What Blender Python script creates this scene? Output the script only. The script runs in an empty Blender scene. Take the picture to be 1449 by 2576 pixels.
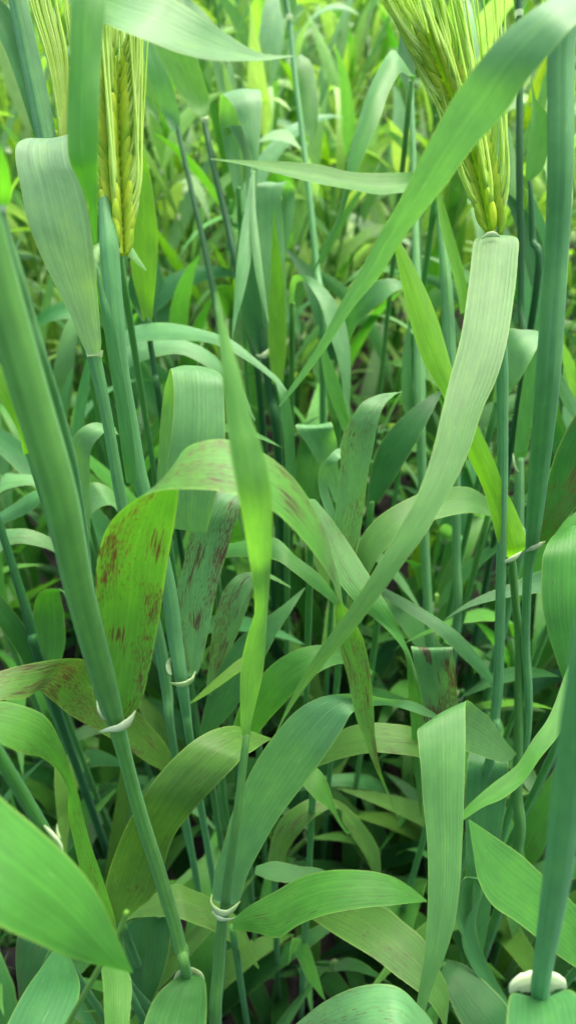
import bpy, math, random
import numpy as np
from mathutils import Vector

# ------------------------------------------------------------------ camera, sky, sun, exposure
scene = bpy.context.scene
H = 0.62                      # camera height above the soil (m)
PITCH = math.radians(45)      # degrees below the horizon
FX, CX, CY = 1990.0, 724.5, 1288.0   # focal length and centre of the tracing grid (1449 x 2576)
cam_data = bpy.data.cameras.new('camera')
cam_data.sensor_fit = 'HORIZONTAL'
cam_data.sensor_width = 24.0
cam_data.lens = 24.0 * FX / 1449.0
cam_data.clip_start = 0.01
cam_data.clip_end = 800.0
cam_data.dof.use_dof = True
cam_data.dof.focus_distance = 0.275
cam_data.dof.aperture_fstop = 13.5
cam = bpy.data.objects.new('camera', cam_data)
cam.location = (0, 0, H)
cam.rotation_euler = (math.pi / 2 - PITCH, 0, 0)
scene.collection.objects.link(cam)
scene.camera = cam

SUN_EL, SUN_AZ = math.radians(60), math.radians(25)    # azimuth from +Y towards +X
world = bpy.data.worlds.new('World')
scene.world = world
world.use_nodes = True
wn, wl = world.node_tree.nodes, world.node_tree.links
wn.clear()
sky = wn.new('ShaderNodeTexSky'); sky.sky_type = 'NISHITA'
sky.sun_disc = False
sky.sun_elevation = SUN_EL
sky.sun_rotation = SUN_AZ
sky.air_density = 1.0
sky.dust_density = 5.0
sky.ozone_density = 1.0
bg = wn.new('ShaderNodeBackground'); bg.inputs['Strength'].default_value = 0.13
out = wn.new('ShaderNodeOutputWorld')
wl.new(sky.outputs[0], bg.inputs[0]); wl.new(bg.outputs[0], out.inputs[0])

sun_data = bpy.data.lights.new('sun', 'SUN')
sun_data.energy = 1.5
sun_data.angle = math.radians(40)
sun_data.color = (1.0, 0.95, 0.84)
sun = bpy.data.objects.new('sun', sun_data)
sdir = Vector((math.sin(SUN_AZ) * math.cos(SUN_EL), math.cos(SUN_AZ) * math.cos(SUN_EL), math.sin(SUN_EL)))
sun.rotation_euler = (-sdir).to_track_quat('-Z', 'Y').to_euler()
sun.location = sdir * 5
scene.collection.objects.link(sun)

vs = scene.view_settings
vs.view_transform = 'Standard'
vs.look = 'None'
vs.exposure = 2.4
vs.gamma = 1.0
vs.use_curve_mapping = False
scene.render.engine = 'CYCLES'
scene.cycles.use_denoising = True
scene.cycles.max_bounces = 5
scene.cycles.diffuse_bounces = 3
scene.cycles.transmission_bounces = 4
scene.cycles.use_adaptive_sampling = True
scene.cycles.adaptive_threshold = 0.02
scene.cycles.caustics_reflective = False
scene.cycles.caustics_refractive = False

rng = random.Random(11)
COL = scene.collection

# ------------------------------------------------------------------ materials
def new_mat(name):
    m = bpy.data.materials.new(name); m.use_nodes = True
    m.node_tree.nodes.clear()
    return m, m.node_tree.nodes, m.node_tree.links

class NB:
    """tiny node builder"""
    def __init__(s, nt): s.n, s.l = nt.nodes, nt.links
    def node(s, t, **kw):
        x = s.n.new(t)
        for k, v in kw.items(): setattr(x, k, v)
        return x
    def put(s, sock, v):
        if hasattr(v, 'is_linked') or hasattr(v, 'links'): s.l.new(v, sock)
        else: sock.default_value = v
    def math(s, op, a, b=0.0, c=0.0, clamp=False):
        x = s.node('ShaderNodeMath', operation=op); x.use_clamp = clamp
        for i, v in enumerate((a, b, c)): s.put(x.inputs[i], v)
        return x.outputs[0]
    def mix(s, f, a, b, blend='MIX'):
        x = s.node('ShaderNodeMix', data_type='RGBA', blend_type=blend)
        s.put(x.inputs[0], f); s.put(x.inputs[6], a); s.put(x.inputs[7], b)
        return x.outputs[2]
    def noise(s, vec, scale, detail=2.0, rough=0.5):
        x = s.node('ShaderNodeTexNoise')
        s.put(x.inputs['Vector'], vec)
        x.inputs['Scale'].default_value = scale; x.inputs['Detail'].default_value = detail
        x.inputs['Roughness'].default_value = rough
        return x.outputs['Fac']
    def ramp(s, v, a, b):
        x = s.node('ShaderNodeMapRange'); x.clamp = True
        s.put(x.inputs[0], v); s.put(x.inputs[1], a); s.put(x.inputs[2], b)
        return x.outputs[0]
    def comb(s, x_, y_, z_):
        x = s.node('ShaderNodeCombineXYZ')
        for i, v in enumerate((x_, y_, z_)): s.put(x.inputs[i], v)
        return x.outputs[0]

def blade_material(name, ribs, translucency, is_stem=False):
    """Ribbed grass tissue. The object's own colour is the leaf colour, its alpha the amount of brown streaks."""
    m, n, l = new_mat(name)
    b = NB(m.node_tree)
    uvn = b.node('ShaderNodeUVMap'); uvn.uv_map = 'UVMap'
    sep = b.node('ShaderNodeSeparateXYZ'); l.new(uvn.outputs[0], sep.inputs[0])
    u, v = sep.outputs[0], sep.outputs[1]
    info = b.node('ShaderNodeObjectInfo')
    rnd = info.outputs['Random']
    base = info.outputs['Color']; spots = info.outputs['Alpha']
    off = b.math('MULTIPLY', rnd, 37.0)
    # ribs: uneven parallel veins
    rib1 = b.noise(b.comb(b.math('MULTIPLY', u, ribs * 1.7), b.math('MULTIPLY', v, 0.035), off), 1.0, 1.6, 0.6)
    sine = b.math('SINE', b.math('ADD', b.math('MULTIPLY', u, ribs * 6.2832), b.math('MULTIPLY', rib1, 7.0)))
    rib = b.math('ADD', b.math('MULTIPLY', b.math('SUBTRACT', rib1, 0.5), 3.2), b.math('MULTIPLY', sine, 0.35))
    fine = b.noise(b.comb(b.math('MULTIPLY', u, 70.0), b.math('MULTIPLY', v, 0.8), off), 1.0, 2.0, 0.6)
    mott = b.noise(b.comb(b.math('MULTIPLY', u, 2.2), b.math('MULTIPLY', v, 0.9), off), 1.6, 3.0, 0.6)
    val = b.math('ADD', 1.0, b.math('MULTIPLY', rib, 0.13 if is_stem else 0.105))
    val = b.math('ADD', val, b.math('MULTIPLY', b.math('SUBTRACT', fine, 0.5), 0.30))
    val = b.math('ADD', val, b.math('MULTIPLY', b.math('SUBTRACT', mott, 0.5), 0.55))
    vv = b.comb(val, val, val)
    col = b.mix(1.0, base, vv, 'MULTIPLY')
    # yellower patches
    col = b.mix(b.math('MULTIPLY', b.ramp(mott, 0.55, 0.8), 0.35), col, b.mix(1.0, base, (1.5, 1.15, 0.5, 1), 'MULTIPLY'))
    if not is_stem:
        edge = b.math('ABSOLUTE', b.math('SUBTRACT', u, 0.5))
        em = b.ramp(edge, 0.465, 0.495)
        col = b.mix(b.math('MULTIPLY', em, 0.38), col, (0.20, 0.30, 0.06, 1))
        mid = b.math('SUBTRACT', 1.0, b.ramp(edge, 0.004, 0.028))
        col = b.mix(b.math('MULTIPLY', mid, 0.3), col, b.mix(1.0, base, (1.5, 1.4, 1.2, 1), 'MULTIPLY'))
    # pale scratches and flecks of the waxy bloom
    fl = b.noise(b.comb(b.math('MULTIPLY', u, 26.0), b.math('MULTIPLY', v, 2.2), b.math('ADD', off, 9.0)), 1.0, 2.0, 0.5)
    col = b.mix(b.math('MULTIPLY', b.ramp(fl, 0.71, 0.79), 0.28), col, (0.28, 0.38, 0.22, 1))
    # brown streak lesions running along the veins
    if not is_stem:
        st = b.noise(b.comb(b.math('MULTIPLY', u, 50.0), b.math('MULTIPLY', v, 1.5), b.math('ADD', off, 4.0)), 1.0, 2.5, 0.55)
        blot = b.noise(b.comb(b.math('MULTIPLY', u, 2.6), b.math('MULTIPLY', v, 0.75), b.math('ADD', off, 21.0)), 1.0, 1.0)
        thr = b.math('SUBTRACT', 0.79, b.math('MULTIPLY', b.math('MULTIPLY', spots, b.ramp(blot, 0.40, 0.64)), 0.325))
        sm = b.math('MULTIPLY', b.ramp(b.math('SUBTRACT', st, thr), -0.015, 0.02), b.ramp(spots, 0.02, 0.1))
        col = b.mix(b.math('MULTIPLY', sm, 0.97), col, (0.032, 0.015, 0.006, 1))
        sp = b.noise(b.comb(b.math('MULTIPLY', u, 75.0), b.math('MULTIPLY', v, 5.5), b.math('ADD', off, 14.0)), 1.0, 1.5, 0.5)
        blot2 = b.noise(b.comb(b.math('MULTIPLY', u, 1.6), b.math('MULTIPLY', v, 0.4), b.math('ADD', off, 33.0)), 1.0, 1.0)
        sq = b.math('MULTIPLY', b.ramp(b.math('SUBTRACT', sp, b.math('SUBTRACT', 0.80, b.math('MULTIPLY', b.math('MULTIPLY', spots, b.ramp(blot2, 0.34, 0.58)), 0.29))), -0.01, 0.03), b.ramp(spots, 0.02, 0.1))
        col = b.mix(b.math('MULTIPLY', sq, 0.85), col, (0.055, 0.026, 0.010, 1))
        halo = b.math('MULTIPLY', b.ramp(b.math('SUBTRACT', st, thr), -0.22, 0.02), b.math('MULTIPLY', spots, 0.1))
        col = b.mix(halo, col, (0.17, 0.15, 0.07, 1))
    p = b.node('ShaderNodeBsdfPrincipled')
    l.new(col, p.inputs['Base Color'])
    p.inputs['Roughness'].default_value = 0.46
    p.inputs['Specular IOR Level'].default_value = 0.20
    try:
        p.inputs['Sheen Weight'].default_value = 0.09 if is_stem else 0.05
        p.inputs['Sheen Roughness'].default_value = 0.5
        p.inputs['Sheen Tint'].default_value = (0.45, 0.85, 1.0, 1) if is_stem else (0.7, 1.0, 0.9, 1)
    except KeyError: pass
    bump = b.node('ShaderNodeBump')
    bump.inputs['Strength'].default_value = 0.25
    bump.inputs['Distance'].default_value = 0.0006
    hgt = b.math('ADD', b.math('MULTIPLY', rib, 0.32), b.math('MULTIPLY', fine, 0.7))
    l.new(hgt, bump.inputs['Height'])
    l.new(bump.outputs[0], p.inputs['Normal'])
    t = b.node('ShaderNodeBsdfTranslucent')
    tc = b.mix(1.0, col, (2.3, 2.5, 0.7, 1), 'MULTIPLY')
    l.new(tc, t.inputs['Color'])
    l.new(bump.outputs[0], t.inputs['Normal'])
    mx = b.node('ShaderNodeMixShader'); mx.inputs[0].default_value = translucency
    l.new(p.outputs[0], mx.inputs[1]); l.new(t.outputs[0], mx.inputs[2])
    o = b.node('ShaderNodeOutputMaterial'); l.new(mx.outputs[0], o.inputs[0])
    return m

M_LEAF = blade_material('ribbed_leaf', 11, 0.27)
M_THIN = blade_material('young_ribbed_leaf', 11, 0.40)
M_STEM = blade_material('ribbed_stem', 9, 0.28, True)

def soft_material(name, c1, c2, trans, scale, rough=0.5):
    m, n, l = new_mat(name); b = NB(m.node_tree)
    tc = b.node('ShaderNodeTexCoord')
    nz = b.noise(tc.outputs['Object'], scale, 3.0)
    info = b.node('ShaderNodeObjectInfo')
    f = b.math('ADD', b.math('MULTIPLY', b.math('SUBTRACT', nz, 0.5), 1.6), info.outputs['Random'], clamp=True)
    col = b.mix(f, c1, c2)
    p = b.node('ShaderNodeBsdfPrincipled'); l.new(col, p.inputs['Base Color'])
    p.inputs['Roughness'].default_value = rough
    bump = b.node('ShaderNodeBump'); bump.inputs['Strength'].default_value = 0.3; bump.inputs['Distance'].default_value = 0.0004
    l.new(nz, bump.inputs['Height']); l.new(bump.outputs[0], p.inputs['Normal'])
    t = b.node('ShaderNodeBsdfTranslucent'); l.new(col, t.inputs['Color'])
    mx = b.node('ShaderNodeMixShader'); mx.inputs[0].default_value = trans
    l.new(p.outputs[0], mx.inputs[1]); l.new(t.outputs[0], mx.inputs[2])
    o = b.node('ShaderNodeOutputMaterial'); l.new(mx.outputs[0], o.inputs[0])
    return m

M_COLLAR = soft_material('membranous_collar', (0.34, 0.48, 0.20, 1), (0.52, 0.63, 0.38, 1), 0.5, 260)
M_KERNEL = soft_material('unripe_kernel', (0.34, 0.58, 0.03, 1), (0.60, 0.74, 0.05, 1), 0.66, 300)
M_AWN = soft_material('green_awn', (0.46, 0.68, 0.09, 1), (0.62, 0.80, 0.22, 1), 0.6, 150)

def soil_material():
    m, n, l = new_mat('dark_soil'); b = NB(m.node_tree)
    tc = b.node('ShaderNodeTexCoord'); P = tc.outputs['Object']
    a = b.noise(P, 9.0, 6.0, 0.65); c = b.noise(P, 120.0, 4.0, 0.6)
    col = b.mix(b.ramp(a, 0.3, 0.7), (0.010, 0.008, 0.006, 1), (0.034, 0.027, 0.021, 1))
    col = b.mix(b.math('MULTIPLY', b.ramp(c, 0.45, 0.7), 0.5), col, (0.060, 0.050, 0.040, 1))
    p = b.node('ShaderNodeBsdfPrincipled'); l.new(col, p.inputs['Base Color'])
    p.inputs['Roughness'].default_value = 0.92
    bump = b.node('ShaderNodeBump'); bump.inputs['Strength'].default_value = 0.9; bump.inputs['Distance'].default_value = 0.01
    l.new(b.math('ADD', a, b.math('MULTIPLY', c, 0.4)), bump.inputs['Height']); l.new(bump.outputs[0], p.inputs['Normal'])
    o = b.node('ShaderNodeOutputMaterial'); l.new(p.outputs[0], o.inputs[0])
    return m
M_SOIL = soil_material()

# leaf colours (far brightness and low shade worked into the palest and darkest)
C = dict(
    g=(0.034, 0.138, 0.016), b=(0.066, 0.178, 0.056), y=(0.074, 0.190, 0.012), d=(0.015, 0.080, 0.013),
    p=(0.060, 0.168, 0.048), o=(0.043, 0.124, 0.016), t=(0.034, 0.132, 0.032), l=(0.045, 0.162, 0.020),
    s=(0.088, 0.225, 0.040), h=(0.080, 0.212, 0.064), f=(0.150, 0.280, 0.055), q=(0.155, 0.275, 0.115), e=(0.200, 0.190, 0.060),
    v=(0.050, 0.170, 0.018), w=(0.054, 0.150, 0.034), a=(0.062, 0.180, 0.030), k=(0.078, 0.198, 0.034), n=(0.105, 0.255, 0.012))
THIN = set('ylfn')       # young thin blades let more light through

# ------------------------------------------------------------------ geometry helpers
RIGHT = np.array([1.0, 0, 0])
FWD = np.array([0, math.cos(PITCH), -math.sin(PITCH)])
UP = np.array([0, math.sin(PITCH), math.cos(PITCH)])
CAM = np.array([0, 0, H])

def P3(x, y, d):
    """a point of the field at depth d metres, seen at (x, y) of the tracing grid"""
    return CAM + d * (FWD + (x - CX) / FX * RIGHT - (y - CY) / FX * UP)

def catmull(pts, per):
    pts = np.asarray(pts, float)
    n = len(pts)
    if n == 2:
        t = np.linspace(0, 1, per + 1)[:, None]
        return pts[0] * (1 - t) + pts[1] * t
    ext = np.vstack([2 * pts[0] - pts[1], pts, 2 * pts[-1] - pts[-2]])
    outp = []
    for i in range(1, n):
        p0, p1, p2, p3 = ext[i - 1], ext[i], ext[i + 1], ext[i + 2]
        for k in range(per):
            t = k / per
            outp.append(0.5 * ((2 * p1) + (-p0 + p2) * t + (2 * p0 - 5 * p1 + 4 * p2 - p3) * t * t + (-p0 + 3 * p1 - 3 * p2 + p3) * t ** 3))
    outp.append(pts[-1])
    return np.array(outp)

def mesh_from(name, verts, faces, uvs=None, mat=None):
    me = bpy.data.meshes.new(name)
    me.from_pydata([tuple(v) for v in verts], [], faces)
    if uvs is not None:
        uvl = me.uv_layers.new(name='UVMap')
        loops = np.empty(len(me.loops), dtype=np.int32)
        me.loops.foreach_get('vertex_index', loops)
        uvl.data.foreach_set('uv', np.asarray(uvs, dtype=np.float32)[loops].ravel())
    me.polygons.foreach_set('use_smooth', [True] * len(me.polygons))
    if mat: me.materials.append(mat)
    me.update()
    return me

def link(name, me, parent, color=None):
    o = bpy.data.objects.new(name, me)
    COL.objects.link(o)
    o.parent = parent
    if color is not None: o.color = color
    return o

def ribbon_mesh(L, R, nw, keel, wave, rg, name='leaf_blade'):
    """blade between two edge lines (n x 3 each), keeled and slightly wavy"""
    n = len(L)
    mid = (L + R) / 2
    wv = R - L
    w = np.linalg.norm(wv, axis=1) + 1e-9
    tan = np.gradient(mid, axis=0)
    nor = np.cross(tan, wv)
    nor /= (np.linalg.norm(nor, axis=1)[:, None] + 1e-12)
    seg = np.linalg.norm(np.diff(mid, axis=0), axis=1)
    s = np.concatenate([[0], np.cumsum(seg)])
    ph1, ph2 = rg.uniform(0, 6.28), rg.uniform(0, 6.28)
    f1 = rg.uniform(90, 150)
    verts, uvs = [], []
    for j in range(nw + 1):
        u = j / nw
        e = 2 * u - 1
        prof = keel * (1 - abs(e) ** 1.4)
        wob = wave * (abs(e) ** 2) * np.sin(s * f1 + (ph1 if e < 0 else ph2)) + 0.4 * wave * np.sin(s * f1 * 0.43 + ph1)
        pos = L * (1 - u) + R * u + nor * ((prof + wob) * w)[:, None]
        verts.append(pos)
        uvs.append(np.stack([np.full(n, u), s / 0.014], 1))
    V = np.concatenate(verts); U = np.concatenate(uvs)
    faces = []
    for j in range(nw):
        a = j * n; b2 = (j + 1) * n
        for i in range(n - 1):
            faces.append((a + i, b2 + i, b2 + i + 1, a + i + 1))
    return V, faces, U

def tube_mesh(P, rad, sides=12, cap=True, flat=1.0):
    P = np.asarray(P); n = len(P)
    tan = np.gradient(P, axis=0); tan /= np.linalg.norm(tan, axis=1)[:, None] + 1e-12
    ref = np.array([0.0, -1.0, 0.25]) if abs(tan[0][1]) < 0.9 else np.array([1.0, 0, 0])
    verts, uvs = [], []
    seg = np.concatenate([[0], np.cumsum(np.linalg.norm(np.diff(P, axis=0), axis=1))])
    a_prev = None
    for i in range(n):
        a = (ref if a_prev is None else a_prev)
        a = a - tan[i] * np.dot(a, tan[i]); a /= np.linalg.norm(a) + 1e-12
        a_prev = a
        bb = np.cross(tan[i], a)
        for k in range(sides + 1):
            th = 2 * math.pi * k / sides
            verts.append(P[i] + rad[i] * (math.cos(th) * a * flat + math.sin(th) * bb))
            uvs.append((k / sides, seg[i] / 0.014))
    faces = []
    S = sides + 1
    for i in range(n - 1):
        for k in range(sides):
            faces.append((i * S + k, i * S + k + 1, (i + 1) * S + k + 1, (i + 1) * S + k))
    if cap:
        faces.append(tuple(range(sides - 1, -1, -1)))
        faces.append(tuple((n - 1) * S + k for k in range(sides)))
    return np.array(verts), faces, np.array(uvs)

def jitter(c, k, rg):
    h = rg.uniform(-k, k); q = 1 + rg.uniform(-k, k)
    return (c[0] * q * (1 + h), c[1] * q, c[2] * q * (1 - h))

# ------------------------------------------------------------------ the ground
def build_soil():
    def axis(lo, hi, fine, far):
        a = list(np.arange(lo, hi + 1e-6, fine))
        step, x = fine, hi
        while x < far:
            step *= 1.5; x += step; a.append(x)
        step, x = fine, lo
        pre = []
        while x > -far:
            step *= 1.5; x -= step; pre.append(x)
        return np.array(pre[::-1] + a)
    xs, ys = axis(-1.6, 1.6, 0.022, 300), axis(-0.4, 3.6, 0.022, 300)
    X, Y = np.meshgrid(xs, ys)
    r2 = np.random.RandomState(4)
    Z = np.zeros_like(X)
    for k in range(46):
        f = 4 * 1.1 ** k; th = r2.uniform(0, 6.28)
        if f > 110: break
        Z += 0.03 / (f ** 0.72) * np.sin(f * (X * math.cos(th) + Y * math.sin(th)) + r2.uniform(0, 6.28) + 1.3 * np.sin(0.37 * f * X + k))
    fade = np.clip(1.5 - np.maximum(np.abs(X) / 3, np.abs(Y) / 5), 0, 1)
    Z = Z * fade * 0.9
    V = np.stack([X.ravel(), Y.ravel(), Z.ravel()], 1)
    nx, ny = len(xs), len(ys)
    F = [(j * nx + i, j * nx + i + 1, (j + 1) * nx + i + 1, (j + 1) * nx + i) for j in range(ny - 1) for i in range(nx - 1)]
    o = link('ground', mesh_from('ground', V, F, None, M_SOIL), None)
    o['kind'] = 'structure'; o['label'] = 'dark crumbly soil between the barley plants'
    # clods
    r = random.Random(3)
    base = []
    for t in range(5):
        for k in range(8):
            pass
    ico_v = []
    for a in range(4):
        th = math.pi * (a + 0.5) / 4
        for k in range(7):
            ph = 2 * math.pi * (k + 0.5 * (a % 2)) / 7
            ico_v.append((math.sin(th) * math.cos(ph), math.sin(th) * math.sin(ph), math.cos(th)))
    ico_f = [(a * 7 + k, a * 7 + (k + 1) % 7, (a + 1) * 7 + (k + 1) % 7, (a + 1) * 7 + k) for a in range(3) for k in range(7)]
    ico_f += [tuple(range(7)), tuple(21 + k for k in range(6, -1, -1))]
    VV, FF = [], []
    for i in range(2200):
        y = r.uniform(-0.05, 2.6); x = r.uniform(-0.4 - 0.4 * y, 0.4 + 0.4 * y)
        s = r.uniform(0.002, 0.006) * (1 + 1.5 * (r.random() ** 4))
        o0 = len(VV)
        for v in ico_v:
            q = 1 + r.uniform(-0.3, 0.3)
            VV.append((x + v[0] * s * q, y + v[1] * s * q * 1.1, v[2] * s * q * 0.7))
        FF += [tuple(o0 + k for k in f) for f in ico_f]
    o = link('soil_clods', mesh_from('soil_clods', VV, FF, None, M_SOIL), None)
    o['kind'] = 'stuff'; o['label'] = 'small dark clods of earth strewn over the soil'; o['category'] = 'clods'
build_soil()

# ------------------------------------------------------------------ traced plants
class Plant:
    def __init__(s, label, group=None, base=None):
        s.root = bpy.data.objects.new('barley_plant', None)
        s.root.empty_display_size = 0.03
        COL.objects.link(s.root)
        s.root['label'] = label; s.root['category'] = 'barley'
        if group: s.root['group'] = group
        s.org = np.zeros(3)
    def place(s, foot):
        s.org = np.array([foot[0], foot[1], 0.0]); s.root.location = tuple(s.org)
    def add(s, name, V, F, U, mat, color=None, parent=None):
        return link(name, mesh_from(name, V - s.org, F, U, mat), parent or s.root, color)
    def stem(s, pts, col='b', foot=None, to_ground=True, sides=14, node=None):
        """pts: (x, y, width, depth) from the top down; carried on to the soil"""
        P = [P3(x, y, d) for x, y, w, d in pts]
        R = [w * d / FX / 2 for x, y, w, d in pts]
        if to_ground:
            q = P[-1]; lean = P[-1] - P[-2]
            if foot is None:
                k = min(0.25, 0.25 * q[2]) / (np.linalg.norm(lean) + 1e-9)
                foot = (q[0] + lean[0] * k, q[1] + lean[1] * k)
            s.place(foot)
            r0 = max(min(R[-1], 0.0026), 0.0014)
            m = q * 0.5 + np.array([foot[0], foot[1], 0.0]) * 0.5
            if q[2] > 0.05: P.append(m); R.append(r0)
            P.append(np.array([foot[0], foot[1], -0.01])); R.append(r0)
        per = 6
        C_ = catmull(P, per)
        rr = catmull(np.array(R)[:, None], per)[:, 0]
        V, F, U = tube_mesh(C_, np.maximum(rr, 0.0006), sides)
        c = jitter(C['h' if col == 't' else 'a' if col in 'gb' else col], 0.06, rng)
        return s.add('stem', V, F, U, M_STEM, (*c, 0))
    def leaf(s, rows, col='g', spots=0.0, keel=0.06, wave=0.012, per=7, nw=10, name='leaf_blade', label=None, thin=False, tilt=0.8):
        """rows: (xl, yl, xr, yr[, depth[, depth right minus left]]) from the base to the tip"""
        n = len(rows)
        ks = [i for i in range(n) if len(rows[i]) > 4]
        d = np.interp(range(n), ks, [rows[i][4] for i in ks])
        L, R = [], []
        for i, r in enumerate(rows):
            dd = r[5] if len(r) > 5 else tilt * (r[1] - r[3]) * d[i] / FX
            L.append(P3(r[0], r[1], d[i] - dd / 2)); R.append(P3(r[2], r[3], d[i] + dd / 2))
        V, F, U = ribbon_mesh(catmull(L, per), catmull(R, per), nw, keel, wave, rng)
        c = jitter(C[col], 0.08, rng)
        o = s.add(name, V, F, U, M_THIN if thin or col in THIN else M_LEAF, (*c, spots))
        if label: o['label'] = label
        return o
    def horn(s, pts, name='collar', parent=None):
        """white auricle: flattened tapering claw, pts (x, y, width, depth)"""
        P = catmull([P3(x, y, d) for x, y, w, d in pts], 6)
        R = catmull(np.array([[1.2 * w * d / FX / 2] for x, y, w, d in pts]), 6)[:, 0]
        R = R * np.array([rng.uniform(0.93, 1.07) for _ in R])
        V, F, U = tube_mesh(P, np.maximum(R, 0.0001), 10, True, 0.25)
        return s.add(name, V, F, U, M_COLLAR)
    def ring(s, x, y, w, d, h=16, flare=1.25):
        """pale membranous band round the stem with a ragged lip"""
        P = [P3(x, y + h * t, d) for t in (0.6, 0.2, -0.25, -0.6)]
        r = w * d / FX / 2
        V, F, U = tube_mesh(catmull(P, 3), catmull(np.array([[r * 1.02], [r * 1.2], [r * flare], [r * flare * 1.05]]), 3)[:, 0], 12, False)
        return s.add('collar', V, F, U, M_COLLAR)
    def ear(s, axis, n, kw=0.0034, kl=0.0105, awn=0.10, fan=0.25, awn_bias=(0, 0, 0), spread=0.0030, first=0.0):
        """axis: (x, y, depth) from the base to the tip"""
        A = catmull([P3(*a) for a in axis], 12)
        V, F, U = tube_mesh(A, np.linspace(0.0014, 0.0007, len(A)), 8)
        e = s.add('ear', V, F, U, M_KERNEL)
        T = np.gradient(A, axis=0); T /= np.linalg.norm(T, axis=1)[:, None]
        for i in range(n):
            t = (i + 0.5) / n
            k = min(len(A) - 1, int(t * (len(A) - 1)))
            c, ax = A[k], T[k]
            side = np.cross(ax, FWD); side /= np.linalg.norm(side)
            front = np.cross(side, ax)
            if np.dot(front, FWD) > 0: front = -front
            size = math.sin(math.pi * (0.22 + 0.68 * t)) ** 0.6
            for sgn, fr in ((-1, 0.35), (1, 0.35), (0, 1.0) if i % 2 else (0, -0.8)):
                dirv = ax + side * sgn * 0.30 + front * fr * 0.20 + np.array([rng.gauss(0, 0.03) for _ in range(3)])
                dirv /= np.linalg.norm(dirv)
                st = c + side * sgn * spread * 0.45 + front * fr * spread * 0.5 + ax * (sgn * 0.0012)
                ts = np.linspace(0, 1, 7)
                pp = [st + dirv * kl * size * q + (side * sgn * 0.0006 + front * fr * 0.0005) * math.sin(q * 3.1) for q in ts]
                rr = [kw / 2 * size * (0.25 + 0.95 * math.sin(math.pi * (0.12 + 0.80 * q))) * (1 if q < 0.97 else 0.45) for q in ts]
                Vk, Fk, Uk = tube_mesh(pp, rr, 8, True, 0.8)
                s.add('kernel', Vk, Fk, Uk, M_KERNEL, None, e)
                tip = pp[-1]
                ad = ax + side * sgn * fan * rng.uniform(0.35, 1.0) + front * fr * 0.10 + np.array(awn_bias) + np.array([rng.gauss(0, 0.035) for _ in range(3)])
                ad /= np.linalg.norm(ad)
                ln = awn * rng.uniform(0.75, 1.1)
                aa = [tip - dirv * 0.001, tip + dirv * ln * 0.12, tip + dirv * ln * 0.10 + ad * ln * 0.35, tip + dirv * ln * 0.10 + ad * ln * 0.9 + ax * ln * 0.08]
                aa = catmull(aa, 4)
                Va, Fa, Ua = tube_mesh(aa, np.linspace(0.00066, 0.00022, len(aa)), 5)
                s.add('awn', Va, Fa, Ua, M_AWN, None, e)
        return e

def stalk(s, x, y, d, lean=(0, 0), col='g', r=0.0016, up=0.0):
    """stem whose visible part is the leaf's attachment point: runs from there down to the soil"""
    q = P3(x, y, d)
    foot = (q[0] + lean[0], q[1] + lean[1])
    s.place(foot)
    f = np.array([foot[0], foot[1], -0.01])
    P = [q + np.array([0, 0, up]), q * 0.75 + f * 0.25 + np.array([lean[0] * -0.1, lean[1] * -0.1, 0]), q * 0.4 + f * 0.6, f]
    C_ = catmull(P, 6)
    V, F, U = tube_mesh(C_, np.full(len(C_), r), 12)
    return s.add('stem', V, F, U, M_STEM, (*jitter(C['a' if col in 'gt' else col], 0.08, rng), 0))
Plant.stalk = stalk

# --- thick stem with the broad folded leaf
p = Plant('thick pale green barley stem whose broad rust-streaked leaf folds into a long arch')
p.stem([(-100, 300, 98, .15), (-42, 560, 96, .158), (36, 850, 97, .168), (79, 1000, 95, .174), (151, 1250, 89, .186), (203, 1500, 73, .205),
        (257, 1700, 63, .228), (290, 1815, 46, .247), (318, 1920, 36, .265), (356, 2060, 36, .285), (398, 2190, 36, .30), (440, 2330, 33, .315), (451, 2376, 33, .319), (456, 2390, 37, .32), (460, 2402, 32, .321), (470, 2452, 26, .325)], 's')
p.leaf([(262, 1812, 318, 1815, .252), (238, 1768, 352, 1775, .250), (228, 1700, 374, 1695, .247), (234, 1600, 394, 1595, .242), (240, 1500, 410, 1495, .235), (246, 1400, 425, 1395, .225),
        (275, 1320, 440, 1310, .215), (330, 1262, 450, 1225, .205), (390, 1236, 445, 1165, .196), (455, 1230, 475, 1122, .195), (550, 1236, 545, 1103, .195), (640, 1262, 620, 1116, .196),
        (705, 1300, 700, 1165, .199), (765, 1360, 765, 1240, .204), (812, 1422, 815, 1335, .21), (838, 1470, 845, 1430, .225, .006), (852, 1505, 858, 1492, .233, .010),
        (878, 1540, 842, 1535, .24, .006), (915, 1612, 852, 1622, .247), (933, 1703, 874, 1703, .252), (940, 1780, 894, 1800, .257), (944, 1857, 920, 1872, .262), (957, 1936, 946, 1938, .268), (978, 1995, 974, 1998, .274), (1002, 2060, 1001, 2061, .28)],
       'v', 0.85, keel=0.05, per=8, nw=14, label='broad blade with rust-brown streaks folding over into a pale arch')
p.horn([(341, 1790, 8, .247), (326, 1815, 25, .244), (300, 1831, 20, .240), (276, 1836, 13, .238), (250, 1842, 3, .238)])
p.horn([(244, 1765, 8, .246), (250, 1792, 24, .243), (262, 1808, 14, .242), (276, 1800, 4, .240)])
p.leaf([(462, 2452, 488, 2452, .327), (440, 2466, 514, 2466, .322), (402, 2497, 520, 2510, .315), (374, 2543, 520, 2560, .305), (355, 2610, 515, 2620, .295), (350, 2700, 500, 2710, .285)], 't', 0.15, keel=-0.1)
p.horn([(438, 2466, 3, .324), (450, 2452, 15, .325), (476, 2445, 19, .328), (502, 2452, 15, .325), (515, 2466, 3, .324)])

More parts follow.
